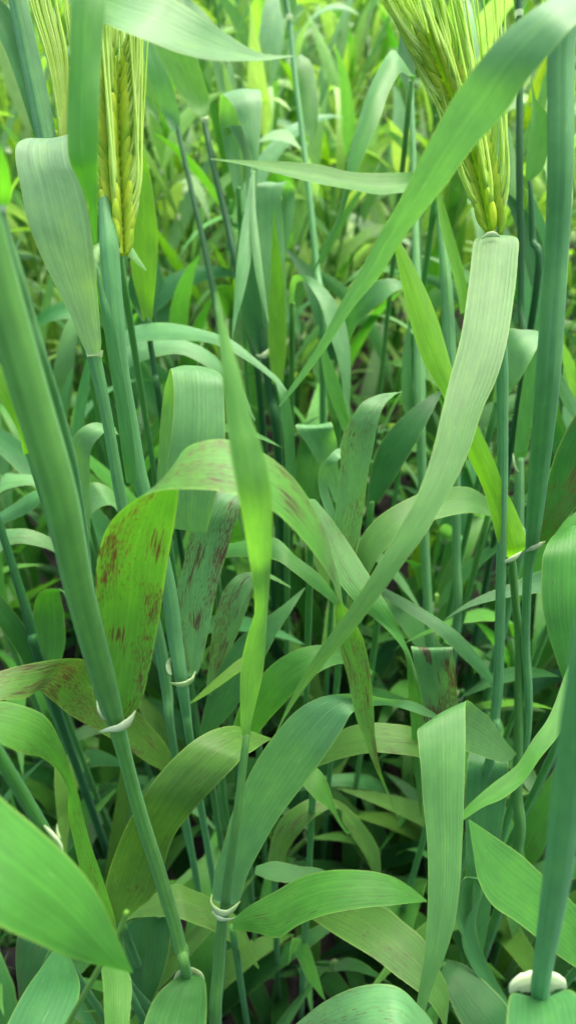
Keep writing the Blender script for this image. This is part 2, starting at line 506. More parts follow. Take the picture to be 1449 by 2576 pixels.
# --- thin strip of sheath beside it, with the small leaf at the picture's left edge
p = Plant('slim dark stem with small white collar rising behind the thick pale green stem')
p.stem([(0, 520, 16, .17), (18, 600, 28, .172), (48, 700, 30, .175), (78, 800, 26, .18), (112, 915, 26, .185), (150, 1050, 30, .20), (185, 1200, 30, .22), (215, 1400, 26, .26), (235, 1600, 24, .31)], 'h')
p.leaf([(-8, 522, 18, 520, .172), (-12, 490, 28, 495, .17), (-14, 450, 27, 448, .165), (-20, 410, 14, 395, .16), (-60, 340, -30, 310, .15), (-130, 260, -128, 255, .14)], 'l')
p.ring(6, 526, 16, .17, 14)

# --- the stem that carries the left ear
p = Plant('blue-green barley stem splitting open round a yellow-green bearded ear')
p.stem([(256, 425, 10, .262), (262, 500, 28, .26), (273, 600, 46, .258), (278, 660, 48, .258), (290, 800, 44, .26), (306, 941, 40, .265), (330, 1080, 40, .272), (352, 1200, 38, .277), (392, 1340, 38, .285), (424, 1480, 38, .293),
        (440, 1600, 38, .30), (456, 1708, 32, .305), (468, 1790, 26, .315), (484, 1900, 20, .33)], 'h')
p.leaf([(318, 1215, 345, 1210, .268), (306, 1130, 338, 1120, .262), (290, 1010, 322, 1010, .257), (272, 900, 303, 900, .253), (258, 800, 285, 805, .25), (248, 735, 264, 738, .25), (243, 672, 245, 672, .25)], 't', keel=-0.22)
p.leaf([(462, 1704, 482, 1704, .308), (458, 1680, 502, 1685, .308), (447, 1595, 522, 1600, .306), (442, 1507, 540, 1510, .303), (462, 1415, 562, 1420, .30), (478, 1343, 582, 1350, .297), (500, 1290, 597, 1300, .295), (545, 1235, 612, 1262, .298), (610, 1205, 640, 1250, .31), (700, 1220, 700, 1250, .33), (770, 1280, 768, 1285, .35)],
       'b', 0.95, keel=0.05, nw=12, label='blue-green blade peppered with brown streaks')
p.horn([(492, 1690, 8, .304), (482, 1712, 22, .302), (462, 1722, 18, .300), (442, 1722, 10, .299), (428, 1718, 3, .300)])
p.horn([(430, 1655, 4, .304), (424, 1672, 12, .303), (426, 1690, 10, .302), (432, 1698, 3, .302)])
p.stem_top = None
e = p.ear([(302, 640, .262), (300, 600, .262), (297, 520, .261), (292, 420, .260), (289, 320, .258), (288, 220, .256), (287, 140, .255)], 26, kw=0.0024, kl=0.0115, awn=0.085, fan=0.07, spread=0.0042)

# --- the stem with the large folded leaf and the awns still in the sheath
p = Plant('dark blue-green stem with awns bursting from its sheath beside a large pale folded leaf')
p.stem([(15, -160, 40, .285), (45, 0, 46, .285), (80, 165, 50, .285), (114, 330, 50, .285), (160, 560, 44, .285), (202, 760, 40, .287), (236, 895, 36, .29), (268, 1044, 28, .295), (308, 1270, 30, .305), (352, 1430, 30, .315), (396, 1595, 30, .325), (420, 1740, 28, .335), (437, 1885, 20, .345)], 'h')
p.leaf([(222, 893, 252, 886, .284), (205, 862, 255, 858, .282), (192, 828, 252, 820, .28), (159, 756, 247, 755, .276), (108, 654, 238, 660, .27), (72, 565, 228, 560, .265), (51, 463, 205, 465, .262), (39, 395, 178, 410, .262),
        (46, 358, 170, 350, .266), (85, 345, 172, 337, .274), (110, 370, 175, 365, .28), (120, 430, 180, 430, .284), (140, 500, 185, 500, .288)], 'q', 0.0, keel=0.05, nw=14, label='large pale blade folded over at its top')
p.ring(238, 890, 34, .288, 14)
aw = []
for i in range(17):
    t = i / 16
    x1 = 74 + 68 * t + rng.uniform(-5, 5); x0 = 158 + 10 * t
    pts = [P3(x0 - 4, 420 - 60 * t, .288), P3(x0 - 10 * (1 - t), 300 - 60 * t, .283), P3(x0 * 0.55 + x1 * 0.45 + 10 * t, 150 - 20 * t, .28), P3(x1, 0, .278), P3(x1 - 24 + 18 * t, -120, .276)]
    aw.append(catmull(pts, 5))
ax = catmull([P3(150, 480, .288), P3(146, 420, .288), P3(140, 330, .287)], 6)
V, F, U = tube_mesh(ax, np.full(len(ax), 0.0022), 8)
ear0 = p.add('ear', V, F, U, M_KERNEL)
for a in aw:
    V, F, U = tube_mesh(a, np.linspace(0.00085, 0.0004, len(a)), 6)
    p.add('awn', V, F, U, M_AWN, None, ear0)
p.leaf([(18, -170, 24, -120, 0.280), (120, -175, 120, -80, 0.228), (200, -120, 185, 20, 0.198), (300, -55, 265, 60, 0.189), (400, -25, 330, 86, 0.186), (452, 2, 391, 108, 0.187), (514, 41, 463, 134, 0.190), (565, 77, 545, 150, 0.195), (617, 113, 610, 152, 0.200), (668, 134, 668, 150, 0.205), (738, 137, 738, 141, 0.210)], 'b', keel=0.03)
p.leaf([(12, -150, 22, -180, 0.275), (70, -240, 110, -300, 0.228), (150, -200, 230, -230, 0.198), (176, -90, 263, -95, 0.186), (177, 0, 265, 0, 0.182), (175, 154, 254, 154, 0.181), (170, 270, 249, 300, 0.181), (172, 391, 247, 391, 0.182), (196, 450, 246, 450, 0.185), (221, 515, 246, 515, 0.188), (228, 565, 245, 565, 0.191), (236, 610, 243, 610, 0.194)], 'l', keel=0.08)

# --- central slender leaf and the big arch below it
p = Plant('slim stem with a narrow upright blade on top and a white-clawed collar')
p.stem([(620, 1850, 16, .258), (614, 1906, 20, .257), (592, 2086, 22, .262), (574, 2214, 26, .275), (567, 2275, 26, .284), (558, 2330, 28, .292), (550, 2440, 32, .305), (543, 2600, 32, .32)], 'g')
p.leaf([(612, 1858, 630, 1854, .262), (606, 1830, 632, 1822, .26), (604, 1765, 645, 1765, .254), (606, 1677, 662, 1690, .247), (622, 1600, 670, 1590, .238, .004), (641, 1535, 674, 1530, .228, .008),
        (632, 1440, 681, 1425, .198, .003), (618, 1350, 685, 1330, .176), (600, 1250, 682, 1235, .164), (580, 1140, 660, 1130, .160), (568, 1050, 632, 1050, .159), (558, 940, 602, 930, .158), (549, 840, 573, 835, .158), (541, 735, 546, 732, .158)], 'k', keel=-0.14, nw=12)
p.leaf([(550, 2276, 588, 2278, .292), (536, 2258, 604, 2264, .292), (540, 2195, 622, 2205, .29), (562, 2127, 652, 2145, .286), (585, 2045, 700, 2060, .28), (635, 1935, 768, 1970, .27), (690, 1850, 818, 1902, .262), (750, 1785, 862, 1835, .258), (815, 1753, 885, 1795, .257), (880, 1746, 915, 1782, .259, .004), (935, 1752, 948, 1776, .263, .006),
        (976, 1758, 985, 1776, .272, .006), (1038, 1765, 1034, 1790, .285), (1078, 1785, 1070, 1802, .297), (1112, 1808, 1110, 1812, .307)], 'b', keel=0.05, nw=14, label='broad blue-green blade arching up from the white collar')
p.horn([(533, 2254, 12, .284), (532, 2277, 20, .281), (546, 2294, 21, .278), (568, 2299, 17, .277), (588, 2288, 20, .280), (604, 2270, 6, .284)])
p.horn([(534, 2296, 10, .283), (551, 2312, 16, .281), (573, 2315, 10, .281), (595, 2308, 2, .283)])
p.horn([(628, 1852, 2, .258), (622, 1856, 9, .258), (612, 1858, 7, .259), (606, 1852, 2, .26)])

# --- right ear and the long pale hanging blade
p = Plant('stem with a bearded yellow ear and a long pale blade hanging across other plants')
p.stem([(1238, 575, 18, .272), (1240, 640, 26, .274), (1250, 760, 28, .28), (1262, 900, 30, .288), (1264, 1050, 28, .295), (1264, 1250, 26, .305), (1260, 1450, 25, .315), (1256, 1640, 25, .325), (1253, 1725, 26, .33), (1246, 1800, 24, .335), (1236, 1900, 24, .345)], 'h')
p.leaf([(1220, 590, 1260, 590, .268), (1194, 602, 1302, 600, .264), (1186, 650, 1302, 655, .26), (1178, 720, 1296, 725, .255), (1160, 840, 1277, 850, .245), (1132, 950, 1250, 950, .237), (1110, 1040, 1214, 1030, .231), (1084, 1150, 1178, 1140, .225), (1045, 1255, 1130, 1240, .22), (1000, 1335, 1072, 1340, .217),
        (950, 1420, 1015, 1418, .216), (900, 1500, 955, 1500, .217), (845, 1578, 895, 1580, .22), (790, 1655, 830, 1655, .224), (740, 1742, 768, 1730, .23), (705, 1818, 718, 1805, .236), (691, 1852, 693, 1852, .24)], 'w', keel=0.05, nw=14, per=8, label='long pale green blade hanging down to a thin tip')
p.horn([(1212, 598, 3, .262), (1226, 590, 10, .262), (1242, 588, 11, .262), (1258, 594, 3, .262)])
p.ear([(1240, 592, .272), (1232, 545, .271), (1214, 460, .27), (1190, 375, .268), (1160, 290, .265), (1130, 215, .262), (1102, 145, .258), (1078, 80, .255)], 26, kw=0.0025, kl=0.0118, awn=0.09, fan=0.20, spread=0.0042)

# --- bright lime leaf on its own thin stem, and the folded blade lower on the same stem
p = Plant('thin stem with a bright lime blade and a pale blade folded down like a strap')
p.stem([(1288, 1398, 15, .318), (1290, 1430, 20, .32), (1298, 1530, 20, .325), (1306, 1626, 21, .33), (1305, 1800, 23, .338), (1303, 1905, 24, .345), (1301, 2000, 26, .352), (1300, 2140, 28, .365)], 'g')
p.leaf([(1276, 1402, 1302, 1398, .316), (1262, 1384, 1326, 1370, .312), (1249, 1355, 1316, 1330, .31), (1233, 1292, 1292, 1270, .306), (1213, 1224, 1268, 1224, .302), (1177, 1147, 1238, 1145, .298), (1142, 1062, 1190, 1045, .294), (1105, 977, 1145, 945, .29), (1064, 905, 1112, 835, .286), (1033, 818, 1078, 745, .282), (1012, 725, 1042, 668, .278), (994, 633, 1012, 615, .274), (975, 560, 978, 558, .272)], 'n', keel=-0.10, nw=12, label='bright lime blade seen against the light')
p.horn([(1312, 1388, 3, .312), (1296, 1402, 14, .311), (1280, 1410, 12, .311), (1262, 1418, 3, .312)])
p.leaf([(1288, 1912, 1300, 1898, .34), (1262, 1918, 1276, 1870, .33), (1215, 1905, 1235, 1812, .312), (1150, 1882, 1200, 1780, .29), (1085, 1850, 1180, 1764, .272), (1052, 1832, 1171, 1768, .262), (1053, 1880, 1171, 1840, .256), (1059, 1945, 1169, 1936, .252), (1064, 2020, 1167, 2034, .25), (1074, 2112, 1163, 2120, .248), (1077, 2214, 1157, 2225, .246), (1074, 2317, 1142, 2330, .245), (1066, 2410, 1118, 2410, .245), (1053, 2497, 1085, 2497, .246), (1040, 2575, 1060, 2580, .248), (1030, 2660, 1034, 2662, .25)], 'w', keel=0.04, nw=14, per=8, label='pale strap-like blade with a sharp fold')
p.horn([(1276, 1878, 6, .342), (1278, 1892, 12, .34), (1290, 1900, 6, .34)])

# --- right thick stem
p = Plant('thick two-toned blue and lime stem with a brown-streaked leaf at its white collar')
p.stem([(1470, -220, 64, .205), (1436, -40, 66, .207), (1412, 128, 66, .21), (1410, 400, 66, .212), (1400, 633, 60, .222), (1378, 952, 62, .235), (1360, 1147, 52, .26), (1346, 1290, 42, .285), (1338, 1372, 32, .30), (1328, 1440, 24, .31), (1322, 1600, 22, .325), (1318, 1900, 20, .35)], 'h')
p.leaf([(1345, 1375, 1362, 1372, .302), (1344, 1345, 1380, 1365, .30), (1360, 1270, 1410, 1325, .295), (1378, 1205, 1455, 1270, .29), (1402, 1130, 1500, 1200, .285), (1450, 1040, 1540, 1110, .28), (1520, 950, 1590, 1010, .275), (1620, 860, 1630, 870, .27)], 'd', 0.85, keel=0.08, label='dark green blade with brown streaks along its margin')
p.horn([(1372, 1362, 3, .298), (1356, 1372, 14, .297), (1338, 1380, 13, .296), (1322, 1388, 4, .298)])
p.leaf([(1462, -190, 1480, -170, 0.215), (1500, -150, 1530, -90, 0.187), (1470, -50, 1510, 10, 0.172), (1372, 0, 1444, 62, 0.165), (1280, 68, 1382, 135, 0.166), (1200, 160, 1322, 205, 0.170), (1141, 242, 1269, 285, 0.176), (1095, 325, 1195, 365, 0.182), (1058, 395, 1141, 437, 0.188), (1012, 490, 1076, 522, 0.197), (961, 578, 1008, 608, 0.208), (912, 668, 958, 690, 0.217), (858, 760, 888, 775, 0.226), (797, 872, 818, 880, 0.236), (735, 966, 748, 972, 0.245), (700, 1022, 703, 1024, 0.250)], 'b', keel=0.05, nw=12, label='long out-of-focus blade slanting down to a thin tip')

# --- blurred stem bottom right
p = Plant('thick stem with a large white collar above a blue-green blade facing up')
p.stem([(1500, 1450, 70, .125), (1468, 1690, 80, .13), (1440, 1900, 80, .143), (1408, 2163, 72, .165), (1376, 2369, 54, .188), (1358, 2490, 46, .2), (1345, 2620, 36, .22)], 'h')
p.leaf([(1335, 2510, 1385, 2510, .204), (1290, 2500, 1428, 2492, .2), (1278, 2530, 1460, 2520, .195), (1275, 2600, 1480, 2600, .187), (1290, 2720, 1480, 2740, .178)], 't', keel=-0.12)
p.horn([(1282, 2500, 6, .206), (1304, 2478, 46, .206), (1356, 2468, 58, .207), (1400, 2474, 46, .206), (1424, 2488, 6, .206)])

# --- bottom-left blurred leaf
p = Plant('green stem with a white claw beside a broad bright blade bending over at its tip')
p.stem([(-190, 1560, 34, .165), (-90, 1740, 34, .178), (0, 1905, 34, .19), (60, 2005, 34, .2), (122, 2108, 30, .21), (180, 2210, 26, .225), (235, 2320, 24, .245)], 'l')
p.leaf([(-195, 1580, -180, 1560, .185), (-240, 1800, -150, 1700, .17), (-190, 2080, -90, 1860, .16), (-90, 2260, -10, 1990, .157), (0, 2332, 85, 2075, .158), (80, 2370, 175, 2160, .162), (150, 2402, 240, 2245, .167), (215, 2422, 285, 2335, .174), (272, 2436, 314, 2402, .18), (332, 2450, 335, 2447, .186)], 'l', 0.0, keel=0.06, nw=14)
p.leaf([(232, 2330, 250, 2320, .245), (248, 2400, 300, 2400, .235), (258, 2470, 330, 2470, .228), (262, 2540, 328, 2545, .222), (268, 2640, 318, 2650, .216), (285, 2740, 290, 2740, .212)], 'l')
p.horn([(108, 2078, 14, .207), (130, 2098, 30, .204), (150, 2122, 26, .203), (158, 2146, 10, .203)])
p.horn([(150, 2112, 8, .204), (144, 2092, 8, .205), (144, 2074, 2, .206)])

p = Plant('thin pale stalk poking out beneath the broad bright blade')
p.stem([(319, 2294, 7, .185), (303, 2338, 11, .187), (247, 2441, 14, .193), (172, 2576, 15, .205), (120, 2680, 15, .215)], 'y', sides=8)

# --- left edge: the streaked fold and the pale arch below
p = Plant('leaf with dark rusty patches folded into a roof behind the white claw collar')
p.stalk(430, 1935, .36, (0.0, 0.01))
p.leaf([(424, 1945, 440, 1925, .36), (380, 1925, 415, 1870, .352), (320, 1885, 360, 1805, .34), (247, 1840, 300, 1745, .325), (175, 1798, 255, 1698, .31), (118, 1752, 222, 1664, .296), (100, 1738, 178, 1656, .284), (60, 1758, 110, 1664, .274), (0, 1762, 15, 1684, .266), (-70, 1780, -70, 1716, .262), (-160, 1820, -160, 1800, .26)], 'o', 0.9, keel=0.05, nw=12)
p = Plant('pale green blade arching toward the left below the rusty folded leaf')
p.stalk(285, 2420, .30, (0.02, 0.02))
p.leaf([(272, 2430, 300, 2410, .30), (242, 2330, 290, 2320, .285), (212, 2230, 265, 2232, .272), (188, 2130, 230, 2130, .262), (172, 2050, 208, 2050, .254), (170, 1995, 198, 2005, .248, .006), (149, 1945, 178, 1940, .242), (105, 1908, 150, 1860, .236), (60, 1897, 105, 1795, .23), (0, 1872, 5, 1764, .226), (-70, 1850, -70, 1770, .224), (-140, 1830, -140, 1800, .222)], 'l', 0.65, keel=0.06, nw=12)

# --- lower left arch
p = Plant('broad olive-green blade arching up and over behind the slender central stem')
p.stalk(302, 2318, .325, (-0.01, 0.01))
p.leaf([(292, 2325, 318, 2312, .325), (272, 2290, 345, 2290, .32), (267, 2225, 392, 2245, .312), (288, 2153, 432, 2115, .303), (319, 2076, 475, 2055, .296), (360, 2004, 519, 2004, .29), (406, 1942, 560, 1960, .288), (445, 1900, 590, 1930, .288), (490, 1862, 612, 1905, .29), (540, 1836, 635, 1890, .295), (590, 1828, 655, 1876, .302), (637, 1842, 668, 1868, .308), (682, 1858, 684, 1861, .314)], 'o', 0.5, keel=0.04, nw=14)
p.leaf([(312, 2318, 325, 2290, .335), (345, 2310, 345, 2278, .334), (400, 2308, 395, 2248, .333), (450, 2313, 440, 2225, .332), (495, 2328, 485, 2240, .333), (540, 2346, 535, 2264, .335), (600, 2390, 605, 2320, .34), (650, 2440, 652, 2436, .345)], 'o', 0.45)
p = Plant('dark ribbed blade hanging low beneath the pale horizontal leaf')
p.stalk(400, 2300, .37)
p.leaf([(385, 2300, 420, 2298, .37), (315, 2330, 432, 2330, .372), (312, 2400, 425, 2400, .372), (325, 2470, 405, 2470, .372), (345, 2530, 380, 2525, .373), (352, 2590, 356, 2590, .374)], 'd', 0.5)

# --- middle: fold-top leaf
p = Plant('pale ribbed blade bent over like a hook beside the two blue-green stems')
p.stalk(408, 1260, .335)
p.leaf([(392, 1270, 425, 1265, .335), (396, 1180, 432, 1180, .332), (402, 1080, 437, 1080, .326), (412, 990, 440, 985, .318), (425, 935, 470, 925, .305, .012), (429, 927, 530, 928, .292, .008), (433, 940, 560, 950, .281), (438, 1003, 564, 1003, .277), (432, 1090, 566, 1095, .275), (420, 1170, 560, 1180, .277), (425, 1250, 540, 1260, .28), (440, 1330, 520, 1340, .285)], 'b', 0.18, keel=0.05, nw=14)

# --- pale double arch
p = Plant('pale blue-green blade making a long low arch behind the slender upright blade')
p.stalk(300, 900, .41)
p.leaf([(296, 905, 296, 895, .41), (316, 876, 314, 832, .40), (370, 858, 375, 813, .395), (442, 855, 442, 814, .39), (514, 860, 514, 830, .385), (565, 876, 581, 853, .38), (632, 914, 645, 903, .378), (690, 958, 697, 950, .376), (722, 985, 723, 983, .375)], 'p', keel=0.06)
p.leaf([(300, 960, 300, 940, .42), (321, 927, 319, 872, .415), (370, 904, 370, 858, .41), (442, 890, 442, 852, .408), (493, 906, 500, 868, .408), (550, 942, 552, 905, .41), (600, 1000, 606, 975, .415), (640, 1060, 642, 1055, .42)], 'b', keel=0.06)

# --- spotted blade, centre right
p = Plant('pale blade with a cluster of brown specks, its tip curling over')
p.stalk(870, 1430, .335)
p.leaf([(858, 1440, 885, 1440, .335), (838, 1370, 900, 1375, .33), (843, 1300, 912, 1303, .325), (856, 1173, 925, 1199, .318), (858, 1110, 940, 1121, .314), (882, 1055, 950, 1065, .311), (910, 1014, 966, 1020, .312), (950, 993, 985, 1000, .318), (985, 987, 998, 990, .326), (1012, 985, 1013, 986, .335)], 'b', 0.75, keel=0.06, nw=12)
p.leaf([(858, 1430, 870, 1430, .345), (822, 1300, 845, 1300, .345), (802, 1230, 825, 1225, .345), (803, 1180, 825, 1180, .342), (825, 1150, 848, 1160, .34), (850, 1128, 862, 1148, .342), (890, 1125, 888, 1132, .35)], 'b')
p = Plant('teal blade folded at the top between the thin central stems and the speckled blade')
p.stalk(850, 1260, .40)
p.leaf([(842, 1265, 858, 1260, .40), (812, 1190, 850, 1190, .395), (780, 1130, 848, 1120, .388), (745, 1075, 838, 1075, .382), (752, 1066, 830, 1062, .39), (765, 1075, 815, 1080, .40), (780, 1110, 800, 1115, .41)], 'b')

# --- long speckled leaf passing behind the pale hanging blade
p = Plant('dark speckled blade running under the long pale hanging blade to a hanging tip')
p.stalk(785, 1262, .33)
p.leaf([(775, 1265, 792, 1255, .33), (790, 1310, 830, 1300, .322), (812, 1370, 870, 1355, .315), (834, 1436, 912, 1420, .308), (880, 1500, 955, 1490, .302), (930, 1546, 988, 1548, .30), (990, 1602, 1018, 1612, .302, .006), (1020, 1650, 1040, 1668, .306, .008), (1026, 1729, 1056, 1735, .312), (1033, 1811, 1066, 1811, .318), (1040, 1920, 1064, 1920, .325), (1052, 2010, 1062, 2010, .33), (1058, 2058, 1060, 2058, .333)], 'g', 0.6, keel=0.06, nw=12)

# --- streaked strap behind the pale strap
p = Plant('grey-green strap of leaf with brown streaks standing behind the sharp-folded pale blade')
p.stalk(1110, 1960, .35)
p.leaf([(1095, 1970, 1125, 1965, .35), (1078, 1890, 1150, 1880, .345), (1068, 1800, 1152, 1790, .34), (1050, 1710, 1147, 1710, .333), (1036, 1640, 1139, 1640, .327), (1034, 1627, 1138, 1626, .332), (1042, 1640, 1130, 1640, .343), (1055, 1690, 1120, 1690, .352), (1070, 1750, 1105, 1750, .358)], 'p', 1.0, keel=0.03, nw=12)

# --- leaves in the lower centre
p = Plant('blade with brown-edged tip lying across the gap right of the broad arching blade')
p.stalk(790, 1930, .335)
p.leaf([(784, 1935, 796, 1925, .335), (800, 1930, 805, 1890, .33), (858, 1909, 858, 1838, .325), (935, 1894, 920, 1820, .32), (1000, 1898, 985, 1822, .32), (1050, 1906, 1040, 1832, .322), (1110, 1930, 1110, 1870, .33), (1170, 1965, 1171, 1950, .34)], 'o', 0.5)
p.leaf([(745, 1960, 770, 1930, .325), (765, 1980, 800, 1935, .322), (795, 2012, 822, 1965, .32), (832, 2040, 840, 2015, .32), (852, 2072, 852, 2055, .322), (872, 2098, 872, 2090, .325), (884, 2096, 885, 2093, .328)], 'l')
p = Plant('brownish blade arching above the dark hollow of bare soil')
p.stalk(690, 2200, .37)
p.leaf([(672, 2205, 705, 2210, .37), (680, 2130, 725, 2140, .368), (705, 2065, 760, 2090, .365), (748, 2026, 795, 2055, .365), (795, 2006, 830, 2036, .368), (840, 2012, 858, 2040, .372), (872, 2030, 862, 2068, .376), (915, 2075, 880, 2095, .378), (950, 2130, 915, 2150, .38), (958, 2180, 932, 2185, .382), (956, 2230, 952, 2230, .384)], 'o', 0.7)
p = Plant('yellow-green blade curving to the right above the speckled slanting blade')
p.stalk(585, 2335, .32)
p.leaf([(585, 2340, 590, 2310, .318), (642, 2348, 630, 2278, .305), (699, 2361, 690, 2245, .296), (755, 2328, 760, 2208, .289), (822, 2302, 830, 2191, .284), (910, 2286, 910, 2190, .282), (990, 2279, 975, 2202, .283), (1035, 2274, 1022, 2226, .286), (1074, 2270, 1074, 2267, .29)], 'l', 0.5, keel=0.06, nw=14)
p.leaf([(640, 2200, 645, 2180, .335), (680, 2215, 690, 2168, .334), (745, 2225, 750, 2180, .333), (810, 2230, 815, 2190, .334), (870, 2250, 872, 2240, .34)], 't')
p = Plant('blade sprinkled with reddish dots slanting down to the right')
p.stalk(770, 2290, .345)
p.leaf([(765, 2300, 785, 2270, .343), (795, 2320, 860, 2265, .335), (858, 2363, 961, 2281, .325), (935, 2410, 1015, 2320, .317), (1002, 2461, 1066, 2365, .312), (1064, 2507, 1100, 2430, .308), (1100, 2550, 1128, 2495, .306), (1118, 2590, 1124, 2580, .305)], 'o', 0.55, keel=0.04, nw=12)
p = Plant('broad pale blade with a grey scar arching up beside the strap-like blade tip')
p.stalk(700, 2640, .27)
p.leaf([(690, 2690, 700, 2620, .27), (760, 2660, 765, 2560, .25), (830, 2630, 820, 2520, .238), (900, 2600, 890, 2488, .23), (960, 2590, 955, 2477, .227), (1010, 2600, 1005, 2487, .226), (1045, 2630, 1050, 2527, .228), (1075, 2680, 1095, 2590, .232), (1100, 2740, 1115, 2720, .236)], 'b', 0.6)
p.leaf([(725, 2430, 735, 2360, .37), (740, 2400, 770, 2370, .37), (770, 2460, 790, 2420, .372), (800, 2500, 808, 2480, .374), (818, 2520, 819, 2518, .376)], 'l', 0.2)

# --- right side lower
p = Plant('wide ribbed blade hanging from a bend beside the thick stem with the large white collar')
p.stalk(1560, 1560, .33)
p.leaf([(1540, 1570, 1580, 1560, .33), (1530, 1420, 1600, 1440, .32), (1470, 1325, 1570, 1340, .305), (1400, 1342, 1500, 1310, .29), (1370, 1385, 1495, 1370, .28), (1362, 1446, 1495, 1450, .277), (1364, 1523, 1492, 1530, .276), (1382, 1605, 1485, 1610, .278), (1415, 1705, 1475, 1705, .281), (1445, 1790, 1455, 1790, .285)], 'g', 0.35, keel=0.06, nw=14)
p = Plant('smooth ribbon of leaf slanting up to the right under the wide ribbed blade')
p.stalk(1475, 1720, .30)
p.leaf([(1490, 1690, 1470, 1610, .29), (1449, 1755, 1432, 1670, .275), (1412, 1840, 1385, 1795, .265), (1362, 1905, 1340, 1862, .26), (1315, 1970, 1300, 1925, .257), (1265, 2010, 1245, 1968, .255), (1215, 2032, 1195, 2010, .254), (1168, 2062, 1160, 2045, .253), (1110, 2090, 1108, 2085, .252)], 'l', keel=0.06)
p = Plant('broad smooth blade angled like a kite beside the thick stem with the large collar')
p.stalk(1470, 2420, .32)
p.leaf([(1470, 2450, 1500, 2390, .32), (1410, 2410, 1470, 2310, .312), (1352, 2362, 1415, 2245, .306), (1295, 2318, 1364, 2199, .302), (1240, 2280, 1312, 2152, .30), (1206, 2220, 1262, 2118, .30), (1192, 2150, 1218, 2088, .302), (1178, 2066, 1180, 2062, .305)], 'l', 0.2, keel=0.04)
p = Plant('bluish blade with dark specks and yellowed margin behind the strap-like blade')
p.stalk(1200, 2400, .37)
p.leaf([(1185, 2410, 1215, 2405, .37), (1170, 2300, 1232, 2300, .365), (1172, 2200, 1245, 2200, .36), (1172, 2110, 1258, 2118, .357), (1170, 2009, 1275, 2009, .354), (1175, 1930, 1280, 1935, .352), (1185, 1880, 1270, 1885, .36), (1200, 1850, 1255, 1860, .37)], 't', 0.35)
p.leaf([(1190, 2390, 1210, 2395, .36), (1150, 2330, 1190, 2290, .355), (1146, 2260, 1192, 2220, .352), (1170, 2208, 1215, 2212, .35), (1215, 2230, 1200, 2270, .352), (1195, 2330, 1165, 2330, .355), (1215, 2400, 1170, 2400, .356), (1255, 2480, 1225, 2490, .358), (1290, 2540, 1288, 2545, .36)], 't')
p = Plant('dark blade lying low to the right of the strap-like blade tip')
p.stalk(1120, 2430, .36)
p.leaf([(1110, 2445, 1125, 2415, .36), (1125, 2500, 1170, 2430, .355), (1150, 2560, 1230, 2480, .35), (1190, 2620, 1280, 2540, .345), (1250, 2700, 1300, 2640, .34)], 'd', 0.1)
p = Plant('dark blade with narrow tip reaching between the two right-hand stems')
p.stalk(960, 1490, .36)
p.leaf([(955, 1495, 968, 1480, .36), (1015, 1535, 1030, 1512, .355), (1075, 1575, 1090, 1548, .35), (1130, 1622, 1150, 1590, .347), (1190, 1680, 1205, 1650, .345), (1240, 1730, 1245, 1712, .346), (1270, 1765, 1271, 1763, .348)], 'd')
p = Plant('narrow pointed blade crossing the thin stem below the lime blade')
p.stalk(1420, 1470, .36)
p.leaf([(1420, 1480, 1420, 1440, .36), (1362, 1490, 1362, 1436, .35), (1280, 1503, 1280, 1470, .343), (1215, 1518, 1215, 1496, .34), (1165, 1535, 1165, 1523, .338), (1120, 1559, 1120, 1557, .336)], 'd')
p = Plant('broad dull blade arching behind the long pale hanging blade')
p.stalk(1230, 1290, .37)
p.leaf([(1235, 1300, 1235, 1260, .37), (1190, 1290, 1190, 1229, .362), (1146, 1294, 1146, 1224, .358), (1079, 1312, 1085, 1232, .352), (1015, 1345, 1007, 1264, .347), (960, 1392, 945, 1305, .345), (930, 1440, 905, 1360, .345), (915, 1490, 893, 1430, .347), (905, 1540, 890, 1510, .35)], 'o', 0.1)

# --- mid leaves behind the slender blade
p = Plant('dull speckled blade leaning between the streaked blade and the slender upright blade')
p.stalk(530, 1740, .36)
p.leaf([(518, 1745, 545, 1740, .36), (525, 1670, 565, 1672, .358), (537, 1574, 600, 1590, .352), (555, 1502, 622, 1530, .348), (588, 1455, 640, 1475, .347), (625, 1440, 660, 1452, .352), (680, 1445, 690, 1460, .36), (730, 1475, 732, 1480, .37)], 'p', 0.9)
p = Plant('dark teal blade bending to the right under the slender upright blade')
p.stalk(515, 1850, .365)
p.leaf([(500, 1860, 530, 1850, .365), (515, 1780, 585, 1790, .36), (545, 1695, 635, 1720, .355), (590, 1618, 668, 1650, .352), (650, 1568, 700, 1590, .352), (715, 1520, 735, 1535, .355), (765, 1478, 768, 1480, .36)], 't')
p = Plant('yellow-green pointed blade crossing low behind the slender upright blade')
p.stalk(640, 1660, .345)
p.leaf([(645, 1675, 640, 1640, .345), (606, 1690, 600, 1660, .342), (560, 1722, 552, 1700, .338), (515, 1752, 510, 1738, .335), (478, 1772, 477, 1770, .333)], 'y')
p = Plant('wide blade arching toward the thin tip of the long pale hanging blade')
p.stalk(600, 1890, .335)
p.leaf([(582, 1900, 625, 1890, .335), (590, 1815, 660, 1832, .328), (628, 1735, 715, 1770, .32), (690, 1668, 770, 1715, .314), (755, 1632, 810, 1688, .312), (820, 1624, 850, 1672, .314), (880, 1640, 890, 1672, .32), (940, 1690, 935, 1700, .33)], 'l', 0.1, keel=0.05)
p = Plant('flat green blade reaching from behind the slender blade to the speckled dark one')
p.stalk(540, 1395, .36)
p.leaf([(545, 1405, 545, 1380, .36), (600, 1400, 605, 1362, .35), (689, 1408, 689, 1352, .34), (745, 1444, 745, 1400, .336), (790, 1480, 800, 1442, .336), (835, 1515, 840, 1490, .338), (880, 1560, 882, 1555, .345)], 'g')

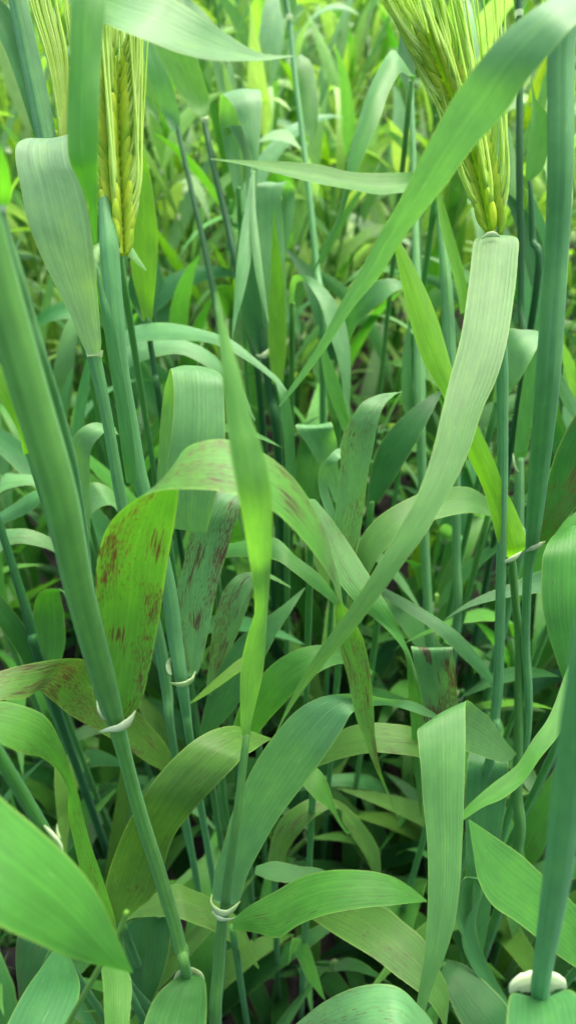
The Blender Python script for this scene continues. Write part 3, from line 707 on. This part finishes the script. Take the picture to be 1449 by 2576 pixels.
# --- left middle
p = Plant('thin dark stem slanting behind the pale pinkish arching leaf')
p.stem([(-30, 1240, 20, .345), (15, 1370, 20, .35), (55, 1500, 22, .355), (80, 1590, 24, .36), (105, 1680, 24, .37)], 'd')
p = Plant('small cupped green leaf with an outer arm bent toward the thick stem')
p.stalk(120, 1680, .385)
p.leaf([(95, 1680, 150, 1680, .385), (82, 1600, 165, 1610, .382), (85, 1530, 160, 1540, .378), (100, 1492, 150, 1490, .372), (135, 1480, 170, 1500, .365), (170, 1495, 200, 1560, .36), (200, 1570, 215, 1620, .362), (225, 1650, 227, 1655, .365)], 'g', 0.3)
p = Plant('pale pinkish blade arching beside the thin dark slanting stem')
p.stalk(-40, 1460, .37)
p.leaf([(-40, 1460, -20, 1450, .37), (-10, 1400, 0, 1345, .365), (30, 1370, 40, 1330, .362), (75, 1370, 85, 1335, .362), (135, 1388, 140, 1362, .365), (200, 1430, 202, 1425, .37)], 'p', 0.6)
p = Plant('blue-white blade curved beneath the two blue-green stems')
p.stalk(215, 1330, .36)
p.leaf([(200, 1340, 228, 1335, .36), (200, 1250, 225, 1250, .355), (185, 1170, 225, 1185, .35), (178, 1115, 230, 1130, .345), (200, 1080, 255, 1095, .343), (240, 1062, 275, 1085, .346), (290, 1075, 300, 1095, .355)], 'b')
p.leaf([(205, 1330, 220, 1340, .37), (208, 1240, 235, 1290, .367), (230, 1215, 275, 1270, .365), (265, 1222, 300, 1290, .366), (300, 1260, 320, 1320, .37), (335, 1350, 336, 1352, .376)], 'p')
p = Plant('upright teal blade standing left of the stem with the folded pale leaf')
p.stalk(185, 1150, .39)
p.leaf([(175, 1160, 200, 1155, .39), (182, 1080, 208, 1080, .385), (192, 1000, 220, 1000, .38), (210, 930, 228, 930, .376), (225, 880, 226, 880, .372)], 't')
p = Plant('lime blade entering behind the thick pale stem above small arching leaves')
p.stalk(75, 1140, .30)
p.leaf([(60, 1145, 88, 1140, .30), (45, 1085, 68, 1080, .292), (10, 1020, 45, 1000, .285), (-30, 960, 0, 912, .28), (-90, 880, -70, 840, .277), (-160, 790, -158, 788, .275)], 'y')
p = Plant('small pale blade arching low at the foot of the lime blade')
p.stalk(-20, 1290, .40)
p.leaf([(-25, 1300, -10, 1290, .40), (-5, 1245, 5, 1200, .395), (40, 1225, 45, 1193, .392), (85, 1222, 90, 1200, .392), (130, 1245, 132, 1240, .395)], 'p')
p.leaf([(0, 1320, 0, 1290, .41), (40, 1305, 35, 1268, .405), (80, 1285, 75, 1240, .40), (110, 1255, 112, 1230, .40), (140, 1240, 141, 1236, .40)], 't')
p = Plant('dark leaf with light green margin leaning at the left below the thin dark stem')
p.stalk(95, 1690, .37)
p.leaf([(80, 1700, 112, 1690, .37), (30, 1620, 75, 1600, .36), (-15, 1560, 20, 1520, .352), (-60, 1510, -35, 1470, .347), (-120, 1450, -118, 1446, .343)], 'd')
p = Plant('short broad leaf with speckles beneath the bright bending blade')
p.stalk(150, 2390, .30)
p.leaf([(140, 2385, 165, 2395, .255), (100, 2440, 195, 2450, .245), (65, 2490, 200, 2500, .235), (20, 2576, 170, 2590, .225), (-20, 2680, 130, 2690, .215)], 't', 0.15)
p.leaf([(110, 2350, 150, 2360, .31), (50, 2350, 120, 2400, .31), (40, 2420, 95, 2460, .312), (45, 2490, 70, 2500, .315), (50, 2540, 55, 2540, .318)], 'd', 0.7)

# --- top left dark leaf
p = Plant('dark green leaf half folded lengthwise behind the dark blue-green stem with awns')
p.stalk(95, 330, .36)
p.leaf([(85, 340, 105, 330, .36), (62, 265, 90, 250, .355), (35, 185, 68, 150, .35), (5, 110, 45, 60, .345), (-30, 50, 5, 0, .342), (-90, -20, -80, -50, .34)], 'd', keel=0.2)
# --- second row: stems and leaves a hand's breadth behind
p = Plant('thin stem with a blue-green leaf fanned out above its collar, left of a similar one')
p.stem([(444, 300, 4, .50), (448, 325, 12, .50), (478, 460, 13, .495), (508, 590, 15, .49), (540, 750, 17, .485), (560, 900, 17, .49)], 'd')
p.leaf([(442, 334, 452, 330, .499), (428, 322, 453, 312, .498), (405, 275, 452, 285, .497), (380, 210, 432, 210, .49), (362, 150, 402, 135, .485), (340, 70, 370, 50, .48), (310, -10, 312, -14, .475)], 'b')
p = Plant('thin stem with a bright green leaf above its golden collar')
p.stem([(510, 284, 5, .475), (515, 308, 14, .475), (540, 430, 16, .47), (572, 560, 18, .465), (598, 680, 20, .46), (630, 840, 20, .465), (655, 1000, 18, .47)], 'd')
p.leaf([(509, 306, 519, 302, .474), (498, 290, 524, 282, .473), (478, 268, 527, 250, .473), (447, 226, 516, 210, .47), (415, 170, 498, 150, .465), (388, 115, 470, 90, .46), (360, 50, 430, 30, .455), (330, -30, 370, -50, .45)], 'k', 0.2, keel=0.08, thin=True)
p.horn([(504, 304, 3, .472), (510, 300, 10, .471), (518, 298, 9, .471), (524, 290, 3, .472)])
p = Plant('tall thin jointed stem rising beside a spoon-shaped hanging green leaf')
p.stem([(712, -60, 12, .50), (728, 45, 13, .50), (742, 190, 14, .498), (760, 334, 15, .495), (776, 463, 16, .49), (796, 670, 18, .485), (812, 850, 18, .485)], 't')
p.leaf([(712, 44, 732, 42, .50), (704, 10, 746, 10, .5), (700, -40, 740, -40, .5), (690, -100, 700, -100, .5)], 'g')
p.ring(728, 44, 14, .498, 12)
p.leaf([(745, 140, 758, 135, .515), (742, 180, 785, 160, .512), (744, 240, 800, 240, .51), (755, 300, 800, 300, .508), (775, 345, 796, 335, .507), (784, 366, 786, 366, .506)], 'g')
p = Plant('blue-white blade curled over twice like a hanging hook in the middle of the field')
p.stalk(600, 470, .47)
p.leaf([(588, 480, 612, 478, .475), (570, 400, 606, 395, .474), (552, 310, 600, 315, .47), (552, 262, 610, 262, .462), (558, 236, 648, 224, .448), (585, 262, 658, 245, .44), (605, 310, 657, 310, .438), (620, 350, 654, 350, .437), (633, 391, 650, 400, .437), (640, 463, 646, 463, .437), (642, 520, 643, 520, .437)], 'b', keel=0.08)
p.leaf([(566, 345, 590, 330, .462), (572, 318, 606, 314, .452), (596, 350, 628, 335, .447), (612, 400, 634, 395, .445), (618, 450, 628, 450, .445), (620, 500, 621, 500, .445)], 'b')
p = Plant('pair of slender pointed pale blades hanging in the middle of the field')
p.stalk(636, 430, .43)
p.leaf([(632, 435, 640, 432, .425), (622, 490, 638, 490, .42), (606, 580, 636, 580, .412), (596, 660, 630, 660, .406), (590, 740, 612, 745, .402), (586, 800, 596, 800, .40), (583, 852, 585, 852, .398)], 'p', keel=0.1)
p.leaf([(634, 435, 641, 435, .42), (632, 520, 643, 520, .413), (634, 620, 654, 620, .406), (645, 700, 664, 700, .402), (660, 760, 671, 760, .40), (675, 814, 677, 814, .398)], 'b', keel=0.1)
p = Plant('wide bluish blade bent over at its top behind the pair of hanging pale blades')
p.stalk(690, 880, .46)
p.leaf([(660, 885, 715, 880, .46), (648, 780, 722, 780, .458), (646, 680, 718, 680, .456), (644, 570, 712, 570, .455), (644, 490, 708, 490, .452), (650, 460, 722, 455, .453), (690, 458, 738, 462, .462), (708, 490, 742, 485, .468), (710, 560, 736, 560, .47), (712, 620, 724, 620, .472), (712, 670, 714, 670, .473)], 'b', keel=0.05)
p = Plant('bright lime needle-pointed blade upright in the middle of the field')
p.stalk(698, 960, .45)
p.leaf([(685, 965, 712, 960, .445), (676, 880, 720, 880, .442), (675, 780, 718, 780, .438), (680, 700, 714, 700, .434), (682, 630, 704, 630, .43), (686, 570, 695, 570, .427), (688, 525, 689, 525, .425)], 'y', keel=0.12)
p = Plant('cluster stem with dark broad sheath leaf and pale claw in the middle of the field')
p.stem([(640, 640, 30, .455), (655, 780, 34, .452), (668, 890, 26, .45), (682, 1000, 24, .455), (700, 1130, 22, .465)], 'd')
p.leaf([(655, 900, 680, 895, .45), (618, 830, 668, 840, .448), (598, 740, 655, 745, .446), (592, 660, 640, 660, .445), (600, 590, 628, 585, .444), (612, 530, 614, 530, .443)], 'd')
p.horn([(678, 880, 8, .446), (668, 892, 14, .444), (655, 896, 8, .444), (645, 892, 3, .445)])
p = Plant('drooping blue-green ribbon below the thin tip of the blurred slanting blade')
p.stalk(722, 1290, .40)
p.leaf([(712, 1300, 730, 1295, .40), (718, 1220, 742, 1220, .395), (716, 1130, 742, 1130, .39), (708, 1050, 736, 1050, .386), (702, 995, 722, 990, .384), (690, 955, 700, 950, .388), (670, 930, 672, 927, .392)], 't')
p = Plant('flat green pointed blade lying level across the thin stems')
p.stalk(1100, 455, .385)
p.leaf([(1100, 480, 1100, 430, .385), (1010, 483, 1030, 432, .375), (950, 488, 935, 433, .37), (870, 474, 870, 428, .367), (790, 458, 800, 412, .365), (700, 436, 700, 405, .365), (600, 411, 600, 401, .366), (530, 400, 530, 397, .367)], 'l', keel=0.1)
p = Plant('green blade twisting down to a long thread-like tip beside the bearded ear')
p.stalk(1035, 200, .43)
p.leaf([(1040, 215, 1050, 185, .425), (1010, 150, 1030, 190, .405), (985, 125, 1007, 180, .395), (951, 175, 978, 231, .388), (925, 230, 956, 298, .382), (899, 308, 925, 370, .378), (879, 385, 896, 437, .376), (866, 463, 876, 493, .375), (850, 540, 855, 555, .375), (820, 610, 828, 615, .376), (786, 682, 790, 684, .378)], 'g', keel=0.08)

# --- right middle stems
p = Plant('dark slim stem with small pale collar directly behind the lime blade')
p.stem([(1034, 215, 13, .46), (1038, 330, 14, .455), (1042, 470, 16, .45), (1047, 640, 20, .44), (1053, 840, 27, .43), (1056, 1000, 30, .425), (1058, 1080, 24, .425), (1062, 1200, 23, .43), (1070, 1400, 23, .437), (1082, 1620, 23, .445), (1090, 1760, 23, .452)], 't')
p.horn([(1020, 1058, 4, .42), (1028, 1072, 14, .418), (1042, 1082, 14, .416), (1054, 1085, 6, .417)])
p.leaf([(1030, 1075, 1048, 1070, .428), (1012, 1010, 1042, 1010, .428), (1010, 930, 1035, 930, .427), (1018, 860, 1034, 860, .426), (1030, 800, 1031, 800, .425)], 't')
p.leaf([(1022, 222, 1042, 222, .462), (1008, 190, 1045, 180, .462), (1000, 140, 1040, 130, .462), (1005, 90, 1030, 80, .462), (1012, 40, 1014, 38, .462)], 'd')
p = Plant('stout green stem rising between the lime blade and the long pale hanging blade')
p.stem([(1100, 470, 12, .40), (1108, 560, 20, .395), (1122, 700, 28, .39), (1130, 860, 32, .39), (1138, 1000, 28, .395), (1146, 1200, 24, .405), (1148, 1400, 22, .415), (1146, 1600, 22, .43)], 't')
p.leaf([(1158, 790, 1180, 780, .382), (1150, 735, 1176, 725, .38), (1128, 650, 1156, 640, .378), (1108, 570, 1132, 560, .376), (1098, 500, 1112, 495, .375), (1090, 430, 1092, 428, .374)], 'y', keel=0.1)
p = Plant('long straight stem with tiny nodes just left of the thick two-toned stem')
p.stem([(1306, -60, 16, .40), (1307, 200, 17, .40), (1307, 450, 18, .40), (1310, 600, 17, .402), (1310, 760, 17, .405), (1308, 1000, 17, .41)], 'd')
p.leaf([(1335, 720, 1360, 715, .412), (1318, 650, 1372, 640, .41), (1300, 580, 1352, 575, .408), (1280, 520, 1315, 520, .407), (1258, 470, 1260, 468, .406)], 'd')
p.leaf([(1292, 540, 1310, 540, .41), (1262, 490, 1304, 500, .412), (1252, 420, 1298, 400, .415), (1248, 340, 1280, 320, .418), (1250, 270, 1258, 265, .42), (1252, 220, 1253, 220, .422)], 'g')
p.leaf([(1298, 30, 1312, 30, .402), (1292, 5, 1326, 5, .402), (1290, -40, 1328, -40, .402), (1300, -90, 1310, -90, .402)], 'l')
p.ring(1306, 34, 18, .398, 12)
p = Plant('short stem with a split green leaf tucked left of the thick two-toned stem')
p.stem([(1332, 452, 10, .395), (1336, 500, 13, .395), (1340, 600, 16, .398), (1345, 760, 18, .405)], 'd')
p.leaf([(1326, 455, 1338, 452, .394), (1322, 430, 1368, 420, .392), (1328, 370, 1385, 350, .39), (1335, 310, 1380, 290, .388), (1338, 260, 1350, 250, .387), (1336, 200, 1337, 200, .386)], 'l', keel=0.15)
p = Plant('broad dark blade standing behind the thick two-toned stem')
p.stalk(1340, 900, 0.445)
p.leaf([(1325, 905, 1360, 900, 0.445), (1315, 830, 1372, 830, 0.440), (1314, 740, 1385, 740, 0.437), (1318, 650, 1385, 650, 0.435), (1325, 570, 1375, 570, 0.433), (1340, 500, 1345, 500, 0.432)], 't')
p = Plant('pale blade bent sideways with a bright kink between the long pale blade and thick stem')
p.stalk(1250, 1010, .36)
p.leaf([(1240, 1020, 1258, 1005, .36), (1245, 965, 1285, 985, .352), (1262, 900, 1308, 955, .348), (1275, 832, 1335, 905, .346), (1310, 828, 1360, 858, .348), (1362, 836, 1366, 846, .352), (1375, 880, 1385, 885, .362), (1390, 950, 1415, 945, .37), (1420, 1020, 1450, 1010, .376), (1470, 1090, 1472, 1088, .38)], 'p')
p = Plant('dark leaf rising from a small white claw beside the thick two-toned stem')
p.stem([(1308, 1150, 18, .385), (1306, 1220, 24, .387), (1304, 1320, 26, .392), (1300, 1420, 24, .40)], 't')
p.leaf([(1296, 1155, 1322, 1150, .384), (1294, 1125, 1330, 1120, .382), (1308, 1010, 1345, 1000, .378), (1325, 910, 1362, 890, .375), (1345, 830, 1372, 820, .373), (1370, 760, 1373, 758, .371)], 'g')
p.horn([(1290, 1140, 3, .382), (1292, 1160, 12, .38), (1298, 1178, 10, .38), (1306, 1186, 3, .38)])
p = Plant('pale arched blade dropping to a green point in the centre of the field')
p.stalk(735, 760, .45)
p.leaf([(725, 770, 738, 765, .45), (730, 710, 745, 715, .44), (745, 690, 765, 705, .43), (790, 700, 785, 728, .42), (835, 745, 808, 770, .413), (865, 800, 828, 840, .41), (880, 870, 845, 890, .408), (882, 950, 858, 950, .407), (880, 1010, 866, 1010, .407), (878, 1062, 876, 1062, .407)], 'b')
p.leaf([(865, 1090, 882, 1080, .40), (838, 1020, 870, 1020, .397), (818, 960, 850, 950, .395), (808, 900, 825, 890, .393), (806, 850, 808, 850, .392)], 'l')
p = Plant('dark teal blade with a shining bend above the centre of the field')
p.stalk(865, 860, .45)
p.leaf([(850, 870, 875, 865, .45), (865, 800, 900, 815, .443), (885, 760, 930, 785, .437), (925, 715, 960, 760, .432), (968, 700, 990, 735, .43), (1005, 705, 1015, 725, .432), (1050, 740, 1052, 745, .436)], 't')
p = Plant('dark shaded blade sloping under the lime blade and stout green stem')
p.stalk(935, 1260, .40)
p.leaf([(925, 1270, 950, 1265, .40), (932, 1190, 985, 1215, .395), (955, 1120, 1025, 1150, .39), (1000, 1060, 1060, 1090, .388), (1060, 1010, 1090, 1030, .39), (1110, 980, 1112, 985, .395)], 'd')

p = Plant('broad bright lime blade upright beside the left bearded ear, dark small leaf at its foot')
p.stem([(372, 800, 12, .40), (378, 860, 14, .40), (392, 950, 15, .40), (406, 1040, 16, .405)], 'd')
p.leaf([(360, 808, 382, 804, .40), (352, 770, 386, 765, .398), (332, 690, 392, 700, .392), (326, 600, 398, 610, .386), (327, 500, 390, 520, .38), (335, 430, 378, 440, .376), (345, 380, 362, 385, .372), (352, 330, 354, 330, .37)], 'y', keel=0.08, nw=12)
p.leaf([(360, 810, 370, 806, .402), (338, 775, 356, 770, .402), (322, 730, 350, 730, .40), (328, 690, 346, 688, .398), (338, 655, 340, 655, .397)], 'd')
p = Plant('short pointed leaf tip poking out at the foot of the left bearded ear')
p.stalk(300, 640, .33)
p.leaf([(298, 640, 310, 625, .33), (312, 625, 322, 606, .328), (335, 655, 345, 640, .325), (368, 682, 370, 680, .322)], 'l', keel=0.1)


# ------------------------------------------------------------------ the rest of the stand: one tiller of each kind, then copies
def blade_lines(base, az, length, width, a0, a1, twist, rg, n=14):
    """edge lines of an arching blade in the tiller's own space"""
    L, R = [], []
    p = np.array(base, float)
    ds = length / n
    sidew = rg.uniform(-0.5, 0.5)
    for i in range(n + 1):
        t = i / n
        ang = a0 + (a1 - a0) * (t ** 1.5)
        azi = az + sidew * t * t
        dirv = np.array([math.sin(ang) * math.cos(azi), math.sin(ang) * math.sin(azi), math.cos(ang)])
        side = np.array([-math.sin(azi), math.cos(azi), 0.0])
        nor = np.cross(dirv, side)
        tw = twist * t
        wv = side * math.cos(tw) + nor * math.sin(tw)
        w = width * min(1.0, 0.45 + 2.6 * t) * (1 - max(0, (t - 0.30) / 0.70) ** 1.7)
        L.append(p - wv * w / 2); R.append(p + wv * w / 2 + 1e-5)
        p = p + dirv * ds
    return np.array(L), np.array(R)

def plant_kind(rg, h, nleaf, wmax, eared=False, tillers=2):
    out_ = []
    for k in range(tillers):
        a = rg.uniform(0, 6.28); r_ = 0.018 if tillers > 1 else 0.0
        out_ += tiller_kind(rg, h * rg.uniform(0.85, 1.05), nleaf, wmax, eared and k == 0, (r_ * math.cos(a), r_ * math.sin(a)))
    return out_

def tiller_kind(rg, h, nleaf, wmax, eared=False, at=(0, 0)):
    """a list of (name, mesh, colour key) for one tiller standing at the origin"""
    parts = []
    lean = rg.uniform(0, 6.28); lx, ly = 0.09 * h * math.cos(lean), 0.09 * h * math.sin(lean)
    lx += at[0] * 1.5; ly += at[1] * 1.5
    P = catmull([(at[0] * .3, at[1] * .3, -0.012), (at[0] + lx * 0.15, at[1] + ly * 0.15, h * 0.35), (at[0] + lx * 0.5, at[1] + ly * 0.5, h * 0.7), (at[0] + lx, at[1] + ly, h)], 5)
    rad = np.linspace(0.0022, 0.0015, len(P))
    V, F, U = tube_mesh(P, rad, 8)
    parts.append(('stem', mesh_from('stem', V, F, U, M_STEM), 'lsf'))
    az = rg.uniform(0, 6.28)
    for i in range(nleaf):
        f = (0.14 + 0.84 * (i / max(1, nleaf - 1))) if nleaf > 1 else 0.9
        k = min(len(P) - 1, int(f * (len(P) - 1)))
        az += math.pi + rg.uniform(-0.6, 0.6)
        ln = rg.uniform(0.13, 0.23) * (0.75 if f > 0.9 else 1.0) * (0.6 + 0.4 * min(1, h / 0.4))
        w = wmax * rg.uniform(0.7, 1.2)
        upright = rg.random() < 0.35
        a0 = math.radians(rg.uniform(8, 28)); a1 = math.radians(rg.uniform(30, 60) if upright else rg.uniform(85, 165))
        L, R = blade_lines(P[k], az, ln, w, a0, a1, rg.uniform(-1.4, 1.4), rg)
        V, F, U = ribbon_mesh(L, R, 4, rg.uniform(-0.1, 0.12), 0.02, rg)
        parts.append(('leaf_blade', mesh_from('leaf_blade', V, F, U, M_LEAF), None))
        if i >= nleaf - 2:
            ring = catmull([P[k] - np.array([0, 0, .002]), P[k] + np.array([0, 0, .001]), P[k] + np.array([0, 0, .004])], 3)
            V, F, U = tube_mesh(ring, np.linspace(0.0022, 0.0032, len(ring)), 8, False)
            parts.append(('collar', mesh_from('collar', V, F, U, M_COLLAR), None))
    if eared:
        top = P[-1]
        V, F, U = tube_mesh([top, top + np.array([lx * .1, ly * .1, .02]), top + np.array([lx * .3, ly * .3, .06])], [0.002, 0.0042, 0.002], 8)
        parts.append(('ear', mesh_from('ear', V, F, U, M_KERNEL), None))
        VV, FF, UU, o0 = [], [], [], 0
        for k in range(14):
            b0 = top + np.array([lx * .1, ly * .1, .02 + .003 * k])
            a = rg.uniform(0, 6.28); q = np.array([math.cos(a) * 0.018, math.sin(a) * 0.018, 0.085])
            V, F, U = tube_mesh([b0, b0 + q * 0.5, b0 + q], [0.0006, 0.0005, 0.0002], 5)
            VV.append(V); UU.append(U); FF += [tuple(o0 + z for z in f) for f in F]; o0 += len(V)
        parts.append(('awns', mesh_from('awns', np.concatenate(VV), FF, np.concatenate(UU), M_AWN), None))
    return parts

rk = random.Random(29)
KINDS_TALL = [plant_kind(rk, rk.uniform(0.34, 0.46), 7, 0.021) for _ in range(10)] + [plant_kind(rk, 0.42, 5, 0.020, True) for _ in range(2)]
KINDS_MID = [plant_kind(rk, rk.uniform(0.22, 0.30), 6, 0.0165) for _ in range(8)]
KINDS_LOW = [plant_kind(rk, rk.uniform(0.08, 0.15), 4, 0.0165) for _ in range(8)]
PAL_FAR = ['l', 'f', 'q', 'y', 'p', 'f', 'f', 'q', 'f', 'q', 'f', 'l', 'q', 'q', 'f']  # paler mix, brighter light on the far plants painted into their colour
PAL_LOW = ['d', 'g', 'o', 'd', 't', 'g', 'd', 'g', 'o']  # darker mix, shade low in the stand painted into the leaves

def put_tiller(kind, x, y, sc, rot, label, group, pal, spots=0.0):
    root = bpy.data.objects.new('barley_plant', None)
    COL.objects.link(root)
    root.location = (x, y, 0); root.rotation_euler = (rk.uniform(-.1, .1), rk.uniform(-.1, .1), rot)
    root.scale = (sc, sc, sc)
    root['label'] = label; root['category'] = 'barley'; root['group'] = group
    root.empty_display_size = 0.02
    for name, me, ck in kind:
        c = jitter(C[rk.choice(ck if ck else pal)], 0.12, rk)
        link(name, me, root, (*c, spots * rk.random() if name == 'leaf_blade' else 0))
    return root

def scatter(n, ymin, ymax, halfw, mind, seed):
    r = random.Random(seed); pts = []; tries = 0
    while len(pts) < n and tries < 60000:
        tries += 1
        y = ymin + (ymax - ymin) * r.random() ** 0.9
        x = r.uniform(-1, 1) * halfw(y)
        if all((x - a) ** 2 + (y - b) ** 2 > mind * mind for a, b in pts): pts.append((x, y))
    return pts

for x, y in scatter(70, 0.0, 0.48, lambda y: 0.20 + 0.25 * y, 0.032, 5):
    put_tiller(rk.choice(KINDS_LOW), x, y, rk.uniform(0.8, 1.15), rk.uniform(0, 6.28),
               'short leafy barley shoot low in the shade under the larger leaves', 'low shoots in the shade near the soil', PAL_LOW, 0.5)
for x, y in scatter(34, 0.30, 0.62, lambda y: 0.20 + 0.38 * y, 0.05, 6):
    put_tiller(rk.choice(KINDS_MID), x, y, rk.uniform(0.85, 1.1), rk.uniform(0, 6.28),
               'middle-height barley plant half hidden behind the foremost blades', 'middle-height plants behind the foremost blades', ['g', 'd', 't', 'l', 'b'], 0.3)
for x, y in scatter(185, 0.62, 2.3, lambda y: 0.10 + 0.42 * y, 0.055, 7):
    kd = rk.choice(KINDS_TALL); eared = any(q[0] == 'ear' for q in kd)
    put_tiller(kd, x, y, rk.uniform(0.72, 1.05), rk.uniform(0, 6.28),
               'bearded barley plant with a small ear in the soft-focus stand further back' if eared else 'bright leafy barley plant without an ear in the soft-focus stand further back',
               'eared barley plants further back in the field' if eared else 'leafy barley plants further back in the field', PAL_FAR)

# the far stand, beyond what can be told apart
def far_stand():
    r = random.Random(77)
    VV, FF, UU, o0 = [], [], [], 0
    for i in range(420):
        y = 2.3 + 4.2 * r.random() ** 1.3; x = r.uniform(-1, 1) * (0.3 + 0.5 * y)
        sc = r.uniform(0.8, 1.05); rot = r.uniform(0, 6.28); c, s_ = math.cos(rot), math.sin(rot)
        for name, me, ck in r.choice(KINDS_TALL):
            if name not in ('stem', 'leaf_blade'): continue
            n = len(me.vertices); v = np.empty(n * 3); me.vertices.foreach_get('co', v); v = v.reshape(-1, 3) * sc
            v = np.stack([v[:, 0] * c - v[:, 1] * s_ + x, v[:, 0] * s_ + v[:, 1] * c + y, v[:, 2]], 1)
            VV.append(v); FF += [tuple(o0 + k for k in p_.vertices) for p_ in me.polygons]
            u = np.zeros((n, 2)); u[:, 0] = np.linspace(0, 1, n); u[:, 1] = v[:, 2] / 0.014
            UU.append(u); o0 += n
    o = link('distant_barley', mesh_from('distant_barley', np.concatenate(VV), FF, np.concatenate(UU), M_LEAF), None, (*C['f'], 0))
    o['kind'] = 'stuff'; o['label'] = 'mass of distant barley at the far side of the field'; o['category'] = 'barley field'
far_stand()


# tangled low blades over the soil, too many and too mingled to count
def undergrowth(name, n, key, seed, label, y0, y1, mat):
    r = random.Random(seed)
    VV, FF, UU, o0 = [], [], [], 0
    for i in range(n):
        y = y0 + (y1 - y0) * r.random() ** 0.8; x = r.uniform(-1, 1) * (0.22 + 0.40 * max(0, y))
        up = r.random() < 0.4
        L, R = blade_lines((x, y, -0.005), r.uniform(0, 6.28), r.uniform(0.10, 0.22) * (1.35 if y0 > 0.5 else 1.0), r.uniform(0.010, 0.017) * (1.15 if y0 > 0.5 else 1.0), math.radians(r.uniform(10, 45)),
                           math.radians(r.uniform(60, 90) if up else r.uniform(100, 160)), r.uniform(-1.2, 1.2), r, 10)
        V, F, U = ribbon_mesh(L, R, 3, r.uniform(-.1, .1), 0.02, r)
        V[:, 2] = np.maximum(V[:, 2], -0.006)
        VV.append(V); UU.append(U); FF += [tuple(o0 + k for k in q) for q in F]; o0 += len(V)
    o = link(name, mesh_from(name, np.concatenate(VV), FF, np.concatenate(UU), mat), None, (*C[key], 0.3))
    o['kind'] = 'stuff'; o['label'] = label; o['category'] = 'undergrowth'
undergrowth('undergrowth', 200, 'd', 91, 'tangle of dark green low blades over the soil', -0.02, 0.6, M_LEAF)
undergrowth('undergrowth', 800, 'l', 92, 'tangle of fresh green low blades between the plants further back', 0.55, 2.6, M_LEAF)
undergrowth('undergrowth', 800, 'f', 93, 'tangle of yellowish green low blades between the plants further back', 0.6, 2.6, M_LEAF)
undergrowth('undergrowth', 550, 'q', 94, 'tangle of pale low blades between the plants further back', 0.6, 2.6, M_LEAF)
